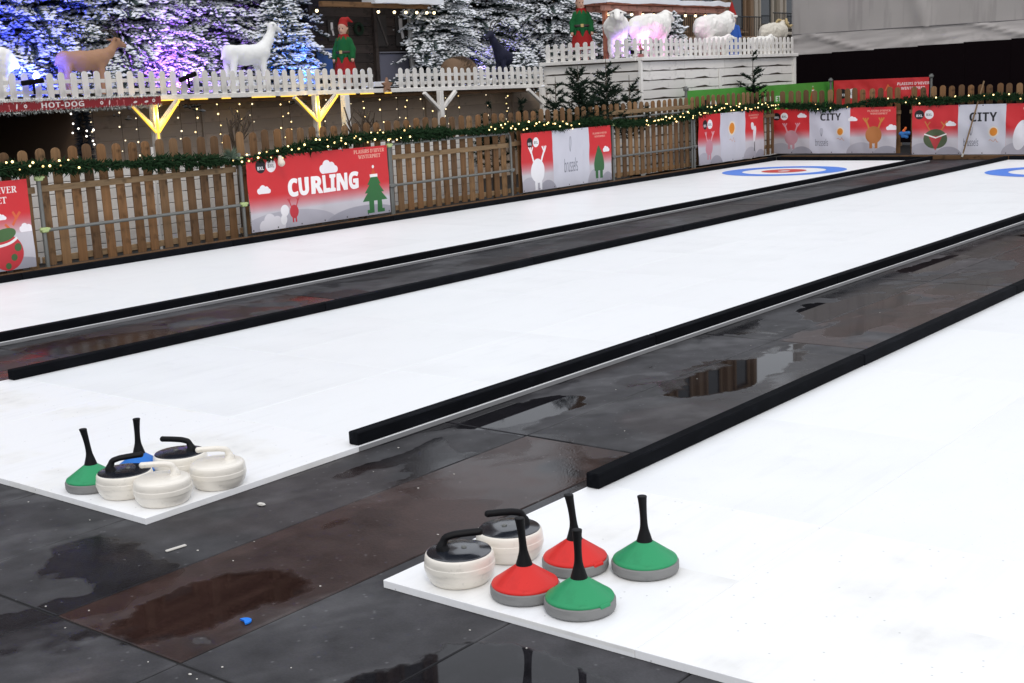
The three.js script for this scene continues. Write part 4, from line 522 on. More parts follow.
function sheep(label, pos, turn, s, m, { horns = false, lookUp = 0 } = {}) {
  const t = thing('sheep_figure', label, 'animal figure', pos, turn, 'animal figures'); t.scale.set(s * 1.14, s, s);
  const hx = 0.56, hy = 0.8 + lookUp;
  obj('fleece', blob([[-0.34, 0.56, 0, 0.21, 0.0, 0.57, 0, 0.235], [0, 0.57, 0, 0.235, 0.3, 0.57, 0, 0.215], [0.3, 0.6, 0, 0.17, 0.47, 0.74, 0, 0.13], [-0.53, 0.56, 0, 0.05, -0.57, 0.46, 0, 0.035], ...legs(0, 0.11, 0.44, -0.3, 0.27, 0.05)], { k: 0.07, res: 60, fuzz: 0.022 }), m, t);
  obj('face', blob([[hx - 0.06, hy + 0.01, 0, 0.088, hx + 0.13, hy - 0.09, 0, 0.055], ...[-1, 1].map((z) => [hx - 0.06, hy + 0.04, z * 0.07, 0.03, hx - 0.1, hy + 0.01, z * 0.17, 0.018, 0.02])], { k: 0.03, res: 36 }), horns ? mat(0.6, 0.5, 0.36, 0.7) : m, t);
  for (const z of [-1, 1]) obj('eye', new THREE.SphereGeometry(0.014, 8, 6).translate(hx + 0.03, hy + 0.02, z * 0.074), dkHorn, t);
  if (horns) for (const z of [-1, 1]) obj('horn', tube([[hx - 0.04, hy + 0.07, z * 0.06], [hx - 0.13, hy + 0.1, z * 0.12], [hx - 0.18, hy, z * 0.16], [hx - 0.1, hy - 0.09, z * 0.19], [hx + 0.0, hy - 0.06, z * 0.2]], 0.034, 8, 22), mat(0.42, 0.32, 0.16, 0.6), t);
  return t;
}
const PA = Math.PI / 2;
goat('brown goat figure with dark horns behind the white picket fence', [-17.5, 2.03, -11.68], PA, 0.9, goatBrown, { neck: [0.6, 0.8], head: [0.72, 0.9] });
goat('white long-necked goat figure on the snowy deck', [-17.5, 2.02, -14.84], PA, 1.0, goatWhite, { neck: [0.6, 0.92], head: [0.66, 1.06], horns: false });
sheep('white sheep figure lit blue at the deck end above the hot-dog stall', [-17.5, 2.05, -9.95], -PA, 0.95, fleece);
{ // dark chamois with upright neck
  const t = thing('chamois_figure', 'dark chamois figure with thin horns and white rump patch', 'animal figure', [-17.5, 1.93, -21.75], -PA, 'animal figures');
  obj('body', blob([[-0.22, 0.5, 0, 0.14, 0.1, 0.6, 0, 0.15], [0.1, 0.62, 0, 0.13, 0.32, 0.88, 0, 0.075], [0.32, 0.88, 0, 0.07, 0.42, 1.02, 0, 0.06], [0.42, 1.02, 0, 0.062, 0.56, 0.95, 0, 0.035], ...legs(0, 0.07, 0.45, -0.24, 0.12, 0.038), ...[-1, 1].map((z) => [0.38, 1.06, z * 0.05, 0.02, 0.32, 1.1, z * 0.12, 0.01, 0.015])], { k: 0.05, res: 52 }), darkCoat, t);
  obj('rump_patch', blob([[-0.33, 0.56, 0, 0.06, -0.3, 0.44, 0.03, 0.07]], { res: 22 }), palePatch, t);
  for (const z of [-1, 1]) obj('horn', tube([[0.4, 1.07, z * 0.03], [0.34, 1.2, z * 0.05], [0.22, 1.3, z * 0.07], [0.12, 1.32, z * 0.08]], 0.012, 6, 12), dkHorn, t);
}
{ const t = thing('hedgehog_figure', 'low round brown bristly animal figure behind the white pickets', 'animal figure', [-17.4, 1.96, -20.2], PA, 'animal figures'), R = rng(3), tw = new Twigs(); obj('body', blob([[-0.22, 0.28, 0, 0.25, 0.18, 0.26, 0, 0.24], [0.3, 0.2, 0, 0.13, 0.46, 0.14, 0, 0.05]], { res: 36 }), mat(0.16, 0.1, 0.06, 0.8), t); for (let i = 0; i < 1400; i++) { const a = R() * 6.283, e = R() * 1.4, x = -0.02 + Math.cos(a) * Math.cos(e) * 0.42, y = 0.27 + Math.sin(e) * 0.24, z = Math.sin(a) * Math.cos(e) * 0.24; tw.add(x * 0.95, y * 0.97, z * 0.95, x * 1.12, y + 0.05 * Math.sin(e) + 0.02, z * 1.15, 0.006); } obj('bristles', tw.geo(), mat(0.12, 0.085, 0.06, 0.8), t); }
sheep('white sheep figure facing the rink in the fence gap on the hut', [-15.33, 2.36, -22.75], -0.95, 1.05, fleece);
sheep('white sheep figure standing in front of the pink pergola post', [-15.0, 2.34, -23.5], PA, 1.08, fleece);
sheep('white sheep figure beyond the pergola with its head before the gnome', [-15.0, 2.34, -26.1], PA, 1.1, fleece);
sheep('cream ram figure with curled horns at the end of the hut', [-15.0, 2.34, -28.95], PA, 0.9, mat(0.62, 0.58, 0.5, 0.9), { horns: true });
sheep('small white lamb figure at the feet of the sheep before the gnome', [-14.72, 2.34, -25.7], PA - 0.9, 0.5, fleece);
sheep('small white lamb figure between the gnome and the ram', [-14.72, 2.34, -27.75], PA - 0.5, 0.5, fleece);

// ---------------------------------------------------------------- elf figures
const skin = mat(0.55, 0.33, 0.24, 0.6), feltRed = mat(0.3, 0.018, 0.016, 0.9), feltGreen = mat(0.01, 0.1, 0.03, 0.9), feltBlue = mat(0.03, 0.1, 0.4, 0.8), brass = mat(0.5, 0.38, 0.15, 0.4);
function elf(label, pos, turn, s, gown = false, headTurn = 0) {
  const t = thing('elf_figure', label, 'elf figure', pos, turn, 'elf figures'); t.scale.set(s * 0.88, s, s * 0.88);
  // faces local +z; 1.2 m tall
  const caps = [[0, 0.98, 0.0, 0.085, 0, 1.05, 0.005, 0.09], [0, 0.93, 0.03, 0.055, 0, 0.96, 0.045, 0.045], [0, 0.99, 0.09, 0.012, 0, 0.975, 0.105, 0.014, 0.01], [0, 0.85, 0, 0.05, 0, 0.95, 0, 0.045], [0, 0.55, 0, 0.13, 0, 0.76, 0, 0.13]];
  for (const q of [-1, 1]) { caps.push([q * 0.085, 1.0, 0, 0.02, q * 0.1, 1.02, -0.01, 0.014, 0.01], [q * 0.07, 0.5, 0, 0.075, q * 0.075, 0.27, 0.01, 0.055], [q * 0.075, 0.27, 0.01, 0.052, q * 0.075, 0.06, 0, 0.04], [q * 0.075, 0.04, 0, 0.042, q * 0.085, 0.03, 0.11, 0.035], [q * 0.2, 0.52, 0.06, 0.03, q * 0.205, 0.47, 0.075, 0.028]); for (let f = 0; f < 4; f++) caps.push([q * 0.205 + (f - 1.5) * 0.013, 0.47, 0.08, 0.009, q * 0.205 + (f - 1.5) * 0.014, 0.42 + Math.abs(f - 1.5) * 0.008, 0.09, 0.007, 0.006]); caps.push([q * 0.19, 0.5, 0.085, 0.01, q * 0.175, 0.46, 0.105, 0.008, 0.006]); }
  obj('body', blob(caps, { k: 0.025, res: 72 }), skin, t);
  const tun = [[0, 0.56, 0, 0.155, 0, 0.78, 0, 0.135]]; for (const q of [-1, 1]) tun.push([q * 0.12, 0.8, 0, 0.062, q * 0.185, 0.66, 0.0, 0.056], [q * 0.185, 0.66, 0, 0.056, q * 0.2, 0.53, 0.055, 0.05]);
  obj('tunic', blob(tun, { k: 0.035, res: 46, fuzz: 0.004 }), feltGreen, t);
  const skirt = new THREE.LatheGeometry(smoothProfile([[0.12, 0.6], [0.168, 0.52], [0.2, 0.38], [0.235, gown ? 0.08 : 0.2], [0.215, gown ? 0.075 : 0.195]], 16).map((p) => new THREE.Vector2(...p)), 28); { const p = skirt.attributes.position; for (let i = 0; i < p.count; i++) { const a = Math.atan2(p.getZ(i), p.getX(i)), k = 1 + 0.07 * Math.sin(a * 7) * clamp((0.6 - p.getY(i)) / 0.3); p.setX(i, p.getX(i) * k); p.setZ(i, p.getZ(i) * k * 0.85); } skirt.computeVertexNormals(); } obj('skirt', skirt, feltRed, t);
  for (let i = 0; i < 6; i++) { const a = i * 1.047 + 0.5, g = new THREE.ConeGeometry(0.075, 0.2, 5); g.rotateX(Math.PI); g.scale(1, 1, 0.35); g.rotateY(-a + Math.PI / 2); g.translate(Math.cos(a) * 0.172, 0.46, Math.sin(a) * 0.15); obj('tunic_point', g, feltGreen, t); }
  const b = new THREE.TorusGeometry(0.152, 0.016, 6, 28); b.rotateX(Math.PI / 2); b.scale(1.04, 1.6, 1.0); b.translate(0, 0.61, 0); obj('belt', b, dkHorn, t); obj('buckle', cbox(0.06, 0.055, 0.016, 0.006).translate(0, 0.61, 0.168), brass, t);
  for (let i = 0; i < 8; i++) { const a = i * 0.785, g = new THREE.ConeGeometry(0.055, 0.11, 5); g.rotateX(Math.PI * 0.72); g.rotateY(Math.PI / 2 - a); g.translate(Math.cos(a) * 0.1, 0.85, Math.sin(a) * 0.09); obj('collar_point', g, feltRed, t); }
  obj('hat', blob([[0, 1.07, -0.01, 0.097, 0, 1.13, -0.03, 0.075], [0, 1.13, -0.03, 0.07, 0.07, 1.17, -0.09, 0.035], [0.07, 1.17, -0.09, 0.035, 0.15, 1.12, -0.13, 0.014]], { k: 0.03, res: 36 }), feltRed, t);
  for (const q of [-1, 1]) obj('eye', new THREE.SphereGeometry(0.011, 8, 6).translate(q * 0.033, 1.012, 0.083), dkHorn, t);
  obj('mouth', new THREE.CapsuleGeometry(0.005, 0.03, 3, 6).rotateZ(PA).translate(0, 0.945, 0.087), mat(0.35, 0.05, 0.05, 0.5), t);
  obj('hair', blob([[-0.07, 1.03, -0.02, 0.035, -0.075, 0.93, -0.02, 0.03], [0.07, 1.03, -0.02, 0.035, 0.075, 0.93, -0.02, 0.03], [0, 1.02, -0.06, 0.06, 0, 0.93, -0.06, 0.05]], { k: 0.03, res: 28 }), mat(0.1, 0.05, 0.02, 0.8), t);
}
elf('elf figure in green tunic and red skirt before the dark chalet', [-17.45, 2.0, -17.08], 0.35, 1.04);
elf('elf figure in green tunic and red skirt beside the pink pergola', [-16.2, 2.34, -22.75], 0.7, 1.16);
{ const t = thing('gnome_figure', 'small gnome figure with red and white pointed hat in a blue robe', 'gnome figure', [-15.2, 2.34, -27.3], 0.7); t.scale.setScalar(0.92); const robe = lathe(smoothProfile([[0.0, 0], [0.2, 0.0], [0.22, 0.05], [0.17, 0.45], [0.1, 0.75], [0, 0.78]], 20), 24); obj('robe', robe, feltBlue, t); obj('head', blob([[0, 0.86, 0, 0.1, 0, 0.9, 0.0, 0.095], [0, 0.87, 0.1, 0.02, 0, 0.87, 0.115, 0.022, 0.01]], { res: 28 }), skin, t); obj('beard', blob([[0, 0.8, 0.07, 0.07, 0, 0.62, 0.12, 0.02]], { res: 24, fuzz: 0.006 }), fleece, t); obj('hat', lathe(smoothProfile([[0.125, 0.94], [0.11, 1.0], [0.06, 1.15], [0.015, 1.3], [0, 1.3]], 16), 20), feltRed, t); const rm = new THREE.TorusGeometry(0.115, 0.03, 8, 20); rm.rotateX(PA); rm.translate(0, 0.95, 0); obj('hat_brim', rm, fleece, t); for (const q of [-1, 1]) { obj('sleeve', blob([[q * 0.13, 0.68, 0, 0.06, q * 0.17, 0.45, 0.08, 0.05]], { res: 20 }), feltBlue, t); obj('eye', new THREE.SphereGeometry(0.012, 8, 6).translate(q * 0.035, 0.905, 0.092), dkHorn, t); } }

// ---------------------------------------------------------------- chalet and pergola
const bulbG = new THREE.SphereGeometry(0.03, 12, 8);
function bulb(t, x, y, z) { const b = obj('bulb', bulbG, glow(1, 0.8, 0.45, 3), t); b.position.set(x, y, z); obj('socket', new THREE.CylinderGeometry(0.014, 0.018, 0.04, 8).translate(0, 0.045, 0), blackM, b); }
function snowSlab(w, d, h, seed) { const g = new THREE.BoxGeometry(w, h, d, Math.ceil(w / 0.12), 2, Math.ceil(d / 0.12)), p = g.attributes.position; for (let i = 0; i < p.count; i++) { const x = p.getX(i), y = p.getY(i), z = p.getZ(i), n = fbm(x * 2.5 + z * 2, z * 2.5 + seed, seed, 3) - 0.5; p.setY(i, y + (y > 0 ? n * 0.09 : n * 0.05)); if (Math.abs(x) > w * 0.49) p.setX(i, x + n * 0.06); if (Math.abs(z) > d * 0.49) p.setZ(i, z + n * 0.06); } g.computeVertexNormals(); return g; }
{
  const t = thing('dark_chalet', 'dark wooden chalet with snowy roof and shutters on the deck', 'chalet', [-18.8, 1.95, -18.9]), R = rng(12), dk = [[0.035, 0.026, 0.022], [0.045, 0.034, 0.03], [0.028, 0.022, 0.02]].map((c) => mat(...c, 0.75, { map: woodTex }));
  const gb = boxUV(cbox(0.03, 0.172, 1.66, 0.004), 'z'), gs = boxUV(cbox(0.03, 0.172, 1.0, 0.004), 'z');
  for (let i = 0; i < 11; i++) { obj('wall_board', gb, dk[Math.floor(R() * 3)], t).position.set(0, 0.09 + i * 0.176, 0.53); obj('wall_board', gs, dk[Math.floor(R() * 3)], t).position.set(0.0, 0.09 + i * 0.176, -0.84); }
  obj('side_wall', cbox(2, 1.95, 0.06, 0.01), dk[0], t).position.set(-1.02, 0.975, 1.38); obj('side_wall', cbox(2, 1.95, 0.06, 0.01), dk[0], t).position.set(-1.02, 0.975, -1.36); obj('back_wall', cbox(0.06, 1.95, 2.7, 0.01), dk[0], t).position.set(-2.02, 0.975, 0);
  obj('corner_post', boxUV(cbox(0.09, 1.95, 0.09, 0.008), 'y'), dk[1], t).position.set(0.04, 0.975, -0.34); obj('corner_post', boxUV(cbox(0.09, 1.95, 0.09, 0.008), 'y'), whiteMats[1], t).position.set(0.03, 0.975, -1.38); obj('corner_post', boxUV(cbox(0.09, 1.95, 0.09, 0.008), 'y'), dk[1], t).position.set(0.03, 0.975, 1.38);
  obj('lower_panel', boxUV(cbox(0.03, 0.55, 0.86, 0.006), 'y'), mat(0.1, 0.1, 0.13, 0.6), t).position.set(0.035, 0.42, -0.85); obj('panel_ledge', cbox(0.08, 0.03, 0.9, 0.006), mat(0.12, 0.12, 0.14, 0.6), t).position.set(0.05, 0.72, -0.85);
  // shutters with pale cut-out boots on black boards
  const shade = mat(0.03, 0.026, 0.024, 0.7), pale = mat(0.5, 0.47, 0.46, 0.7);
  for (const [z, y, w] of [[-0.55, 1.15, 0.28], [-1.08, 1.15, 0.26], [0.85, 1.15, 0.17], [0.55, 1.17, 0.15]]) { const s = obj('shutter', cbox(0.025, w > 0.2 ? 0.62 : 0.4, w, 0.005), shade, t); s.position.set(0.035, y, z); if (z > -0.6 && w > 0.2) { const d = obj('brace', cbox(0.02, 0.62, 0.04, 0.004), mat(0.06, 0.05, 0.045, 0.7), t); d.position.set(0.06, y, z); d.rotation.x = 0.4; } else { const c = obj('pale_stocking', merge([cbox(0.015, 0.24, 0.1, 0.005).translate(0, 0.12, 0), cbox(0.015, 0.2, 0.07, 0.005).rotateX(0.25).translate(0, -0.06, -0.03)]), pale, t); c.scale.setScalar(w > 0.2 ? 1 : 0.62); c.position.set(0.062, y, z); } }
  const wr = new THREE.TorusGeometry(0.1, 0.035, 8, 20); wr.rotateY(PA); obj('wreath', wr, needleDark, t).position.set(0.06, 1.18, 0.12);
  obj('door_panel', boxUV(cbox(0.03, 0.56, 0.4, 0.006), 'y'), mat(0.03, 0.08, 0.25, 0.5), t).position.set(0.04, 0.5, 1.08); const dl = obj('door_frame', cbox(0.04, 0.03, 0.46, 0.005), mat(0.2, 0.22, 0.3, 0.6), t); dl.position.set(0.045, 0.8, 1.08);
  for (const s of [-1, 1]) { const r = obj('roof', boxUV(cbox(2.9, 0.05, 2.15, 0.01), 'x'), dk[1], t); r.position.set(-0.85, 2.37, s * 0.92); r.rotation.x = s * 0.55; const sn = obj('roof_snow', snowSlab(2.95, 2.2, 0.1, s + 3), flockMat, t); sn.position.set(-0.85, 2.46, s * 0.95); sn.rotation.x = s * 0.55; }
  const gv = new THREE.Shape([new THREE.Vector2(-1.36, 0), new THREE.Vector2(1.36, 0), new THREE.Vector2(0, 0.82)]), gg = new THREE.ExtrudeGeometry(gv, { depth: 0.04, bevelEnabled: false }); gg.rotateY(PA); obj('gable', gg, dk[0], t).position.set(0, 1.95, 0);
  obj('eave_beam', boxUV(cbox(0.1, 0.1, 3.1, 0.01), 'z'), woodMats[1], t).position.set(0.52, 1.6, 0);
  const es = obj('eave_snow', snowSlab(0.36, 2.0, 0.1, 9), flockMat, t); es.position.set(0.5, 1.68, -0.75);
  for (const z of [1.72, 0.1, -0.35, -0.68, -1.0, -1.3, -1.52]) bulb(t, 0.6, 1.47, z);
  const st = obj('star_ornament', (() => { const s = new THREE.Shape(); for (let i = 0; i < 10; i++) { const a = i * Math.PI / 5 + 0.3, r = i % 2 ? 0.06 : 0.13; (i ? s.lineTo(Math.cos(a) * r, Math.sin(a) * r) : s.moveTo(Math.cos(a) * r, Math.sin(a) * r)); } const g = new THREE.ExtrudeGeometry(s, { depth: 0.03, bevelEnabled: true, bevelSize: 0.008, bevelThickness: 0.01, bevelSegments: 1 }); g.rotateY(PA); return g; })(), mat(0.3, 0.17, 0.11, 0.8), scene); st.name = numbered('star_ornament'); st.position.set(-16.78, deckY(-17.4) + 0.07, -17.42); st.userData = { label: 'small brown star ornament in the gap of the white picket fence', category: 'ornament' };
  const lb = single('snow_mound', snowSlab(0.3, 0.4, 0.08, 4), flockMat, 'small snow mound in the gap of the white picket fence', 'snow'); lb.position.set(-17.1, deckY(-17.4) + 0.09, -17.5);
}
{
  const t = thing('light_tinted_pergola', 'open pergola with pink light put in its wood colour, snowy roof and bulbs, on the hut', 'pergola', [-15.72, 2.32, -25.3]), pinkLightWood = mat(0.66, 0.36, 0.3, 0.7, { map: woodTex }), or = mat(0.5, 0.2, 0.13, 0.7, { map: woodTex });  // pink light on the lit post is put into this wood colour
  for (const [x, z, m] of [[0, 1.12, pinkLightWood], [0, -2.45, or], [0, 2.38, or], [-0.45, -2.45, or]]) obj('post', boxUV((() => { const g = cbox(m === pinkLightWood ? 0.14 : 0.09, 1.07, m === pinkLightWood ? 0.14 : 0.09, 0.01); g.translate(0, 0.535, 0); return g; })(), 'y'), m, t).position.set(x, 0, z);
  obj('beam', boxUV(cbox(0.1, 0.11, 5.0, 0.01), 'z'), pinkLightWood, t).position.set(0.02, 1.06, 0); obj('beam', boxUV(cbox(0.1, 0.11, 4.9, 0.01), 'z'), pinkLightWood, t).position.set(-0.45, 1.06, 0);
  obj('roof', boxUV(cbox(0.75, 0.04, 5.1, 0.01), 'z'), or, t).position.set(-0.2, 1.145, 0); obj('roof_snow', snowSlab(0.8, 5.15, 0.1, 21), flockMat, t).position.set(-0.2, 1.2, 0);
  for (let i = 0; i < 12; i++) bulb(t, 0.1, 0.93, 2.4 - i * 0.435);
}

// ---------------------------------------------------------------- snow-flocked firs
const frostNeedle = mat(0.06, 0.085, 0.08, 0.85, { specularIntensity: 0.2 });
function flockedFir(name, label, pos, h, rad, seed, { boughs = 185, y0 = 0.12 } = {}) {
  rad *= 1.14;
  const t = thing(name, label, 'fir tree', pos, 0, 'snowy fir trees'), R = rng(seed), nd = new Twigs(), sn = new Twigs();
  obj('trunk', rod([0, 0, 0], [0, h * 0.97, 0], 0.035 * h * 0.6, 0.01, 9), barkMat, t);
  for (let i = 0; i < boughs; i++) {
    const f = (i + R()) / boughs, y = h * (y0 + (0.97 - y0) * f), L = rad * Math.pow(1 - f, 0.85) * (0.75 + 0.4 * R()) + 0.1, a = i * 2.39996 + R() * 0.5, up = lerp(-0.12, 0.55, f) + (R() - 0.5) * 0.2, n = Math.max(6, Math.round(L * 30));
    const ca = Math.cos(a), sa = Math.sin(a), at = (u) => [ca * L * u, y + L * (up * u - 0.28 * u * u), sa * L * u];
    for (let j = 0; j < n; j++) {
      const u = 0.15 + 0.85 * (j + R()) / n, p = at(u), s = j % 2 ? 1 : -1, tl = Math.min(0.42, L * 0.5) * (1.08 - u) * (0.7 + 0.6 * R()) + 0.06, ang = a + s * (0.85 + 0.3 * R()), ex = Math.cos(ang) * tl, ez = Math.sin(ang) * tl, ey = -0.1 * tl + (R() - 0.45) * 0.08, m = Math.max(2, Math.round(tl / 0.085));
      nd.add(p[0], p[1], p[2], p[0] + ex, p[1] + ey, p[2] + ez, 0.016, 0.3);
      for (let q = 0; q < m; q++) { const v = (q + 0.6 + 0.4 * R()) / m, bx = p[0] + ex * v, by = p[1] + ey * v, bz = p[2] + ez * v, da = ang + (q % 2 ? 0.75 : -0.75) * (q === m - 1 ? 0.1 : 1), l = 0.075 + 0.05 * R(), qx = bx + Math.cos(da) * l, qy = by + (R() - 0.55) * 0.045, qz = bz + Math.sin(da) * l; nd.add(bx, by, bz, qx, qy, qz, 0.015, 0.45); if (R() < 0.95) sn.add(bx, by + 0.016, bz, lerp(bx, qx, 1.08), qy + 0.018, lerp(bz, qz, 1.08), 0.018 + 0.013 * R(), 0.55); }
    }
    const e = at(1.0), e2 = at(0.12); nd.add(e2[0], e2[1], e2[2], e[0], e[1], e[2], 0.02, 0.2);
  }
  obj('crown', nd.geo(), frostNeedle, t); obj('snow', sn.geo(), flockMat, t); return t;
}
flockedFir('snowy_fir_tree', 'snowy fir tree lit blue behind the stall end of the deck', [-19.3, 1.9, -10.3], 3.8, 1.45, 101);
flockedFir('snowy_fir_tree', 'snowy fir tree directly behind the brown goat', [-19.6, 1.9, -12.2], 4.2, 1.5, 102);
flockedFir('snowy_fir_tree', 'snowy fir tree lit violet between brown and white goats', [-19.1, 1.9, -13.6], 3.5, 1.3, 103);
flockedFir('snowy_fir_tree', 'snowy fir tree behind the white goat', [-19.8, 1.9, -15.4], 4.4, 1.5, 104);
flockedFir('snowy_fir_tree', 'small snowy fir lit bright blue beside the elf figure', [-18.3, 1.97, -16.35], 1.75, 0.72, 105, { boughs: 60, y0: 0.05 });
flockedFir('snowy_fir_tree', 'snowy fir tree lit faint teal right beside the dark chalet', [-18.9, 1.9, -20.95], 3.6, 1.25, 106);
flockedFir('snowy_fir_tree', 'snowy fir tree behind the dark chamois', [-19.2, 1.9, -22.9], 4.0, 1.35, 107);
flockedFir('snowy_fir_tree', 'snowy fir tree behind the second elf figure', [-18.2, 1.9, -24.3], 3.9, 1.25, 108);
flockedFir('snowy_fir_tree', 'snowy fir tree far behind the gap between goats', [-21.6, 1.9, -14.3], 5.2, 1.7, 109, { boughs: 90 });
flockedFir('snowy_fir_tree', 'snowy fir tree behind the blue-lit tree', [-21.3, 1.9, -11.2], 5.0, 1.7, 110, { boughs: 90 });
flockedFir('snowy_fir_tree', 'snowy fir tree behind the dark chalet roof', [-21.8, 1.9, -17.6], 5.0, 1.6, 111, { boughs: 90 });
flockedFir('snowy_fir_tree', 'snowy fir tree at the back between chamois and chalet', [-21.2, 1.9, -22.6], 5.2, 1.8, 112, { boughs: 90 });
flockedFir('snowy_fir_tree', 'snowy fir tree peeping above the pink pergola', [-18.9, 1.9, -27.4], 3.4, 1.1, 113, { boughs: 80 });
flockedFir('snowy_fir_tree', 'snowy fir tree standing between the white goat and the dark chalet', [-19.6, 1.9, -17.05], 4.0, 1.15, 116);
flockedFir('snowy_fir_tree', 'snowy fir tree filling the back behind the little blue-lit fir', [-21.4, 1.9, -19.3], 5.4, 1.7, 117, { boughs: 90 });
flockedFir('snowy_fir_tree', 'snowy fir tree behind the brown goat tail', [-20.6, 1.9, -13.0], 4.6, 1.5, 118, { boughs: 90 });
flockedFir('snowy_fir_tree', 'small dark snowy fir between the second and third sheep', [-15.55, 2.34, -25.1], 0.95, 0.42, 114, { boughs: 40, y0: 0.05 });
flockedFir('snowy_fir_tree', 'tiny snowy fir next to the chamois rump', [-17.3, 1.93, -22.15], 0.62, 0.34, 115, { boughs: 34, y0: 0.05 });

// ---------------------------------------------------------------- colour floodlights
function flood(label, pos, aim, col, power, tilt, angle = 0.75) {
  const t = thing('flood_light', label, 'flood light', pos, 0, 'colour flood lights'), d = V(...aim).sub(V(...pos)).normalize(), q = new THREE.Quaternion().setFromUnitVectors(V(-1, 0, 0), d);
  const h = obj('housing', cbox(0.06, 0.07, 0.34, 0.012), blackM, t), l = obj('lens', cbox(0.01, 0.055, 0.31, 0.003), glow(...col, 2), t); l.position.set(-0.042, 0, 0); h.rotation.x = tilt; l.rotation.x = tilt;
  obj('bracket', cbox(0.02, 0.14, 0.03, 0.004), blackM, t).position.set(0.02, -0.1, 0);
  const s = new THREE.SpotLight(lin(...col), power, 0, angle, 0.8, 2); s.castShadow = true; s.shadow.radius = 4; s.position.copy(d.clone().multiplyScalar(0.09)); const tg = new THREE.Object3D(); tg.name = 'aim'; tg.position.copy(d.clone().multiplyScalar(2)); t.add(s, tg); s.target = tg;
}
flood('dark floodlight bar throwing blue light over the pickets by the stall', [-16.7, 2.27, -10.3], [-19.0, 2.8, -11.7], [0.035, 0.06, 1], 230, 0.1, 0.62);
flood('dark tilted floodlight bar throwing violet light before the fir trees', [-16.7, 2.27, -12.95], [-18.9, 2.75, -14.2], [0.33, 0.1, 1], 120, 0.3, 0.6);
flood('small floodlight throwing sky blue light on the little snowy fir', [-17.25, 2.12, -16.3], [-18.3, 2.7, -16.35], [0.03, 0.15, 1], 26, 0);
flood('floodlight throwing teal light on the fir beside the chalet', [-17.3, 2.1, -20.4], [-18.9, 3.2, -20.9], [0.05, 0.5, 0.8], 40, 0);
flood('floodlight throwing lilac light on the fir behind the chamois', [-17.95, 2.1, -21.2], [-19.3, 3.2, -23.0], [0.25, 0.18, 1], 22, 0);
flood('floodlight throwing pink light on the sheep by the pergola', [-14.6, 2.44, -22.62], [-15.05, 2.9, -23.8], [1, 0.25, 0.85], 6, 0, 0.7);
flood('floodlight throwing violet light on the front-facing sheep', [-14.62, 2.44, -22.36], [-15.4, 2.85, -22.8], [0.45, 0.25, 1], 2.2, 0, 0.9);

// ---------------------------------------------------------------- tent hall at the far end
{
  const Z = -32, t = thing('tent_hall', 'large grey canvas tent hall with black lower panels beyond the far fence', 'tent', [-16, 0, Z]), tarpTex = dataTex(512, 512, (i, j) => { const u = i / 512, v = j / 512, k = 0.9 + 0.1 * (fbm(u * 6, v * 9, 601, 4) - 0.5) - 0.12 * sstep(0.58, 0.75, fbm(u * 50, v * 3, 607, 4)) + 0.03 * (hash2(i, j, 2) - 0.5); return [toS(k), toS(k * 0.99), toS(k * 0.985)]; }, true), canvasM = mat(0.47, 0.445, 0.43, 0.75, { map: tarpTex }), canvasL = mat(0.57, 0.54, 0.525, 0.75, { map: tarpTex }), L = 14, R = rng(71);
  const sheet = (x0, x1, ya, yb, seed, m, name, amp) => { const g = new THREE.PlaneGeometry(x1 - x0, 1, 60, 16), p = g.attributes.position; for (let i = 0; i < p.count; i++) { const x = p.getX(i) + (x0 + x1) / 2, v = p.getY(i) + 0.5; p.setX(i, x); p.setY(i, lerp(ya(x), yb(x), v)); p.setZ(i, amp * (fbm(x * 0.9 + seed, v * 2.5 - x * 0.5, seed, 4) - 0.5) + amp * 0.7 * Math.max(0, 1 - Math.abs(((x * 0.7 + v * 1.2 + seed) % 3) - 1.5) * 6)); } g.computeVertexNormals(); const o = obj(name, g, m, t); m.side = THREE.DoubleSide; return o; };
  sheet(0, L, (x) => 2.3 + 0.012 * x, (x) => 2.85 - 0.0 * x, 3, canvasL, 'canvas_valance', 0.08).position.z = 0.05;
  sheet(0, 7, (x) => 2.84, (x) => 7.5, 5, canvasM, 'canvas_wall', 0.14); sheet(7.01, L, (x) => 2.84, (x) => 7.5, 8, canvasM, 'canvas_wall', 0.14);
  obj('eave_pole', rod([0, 2.85, 0.06], [L, 2.86, 0.06], 0.012, 0.012, 6), mat(0.2, 0.19, 0.19, 0.6), t);
  for (let i = 0; i < 12; i++) { const o = obj('black_panel', cbox(1.17, 2.33, 0.008, 0.002), mat(0.006, 0.0035, 0.0045, 0.95, { specularIntensity: 0.08 }), t); o.position.set(0.57 + i * 1.13, 1.165 + i * 0.022, 0.1 + 0.012 * (i % 2)); }
  obj('side_wall', cbox(0.06, 7.5, 8, 0.01), canvasM, t).position.set(-0.03, 3.75, -4); obj('roof', cbox(L, 0.05, 8, 0.01), canvasM, t).position.set(L / 2, 7.55, -4);
}
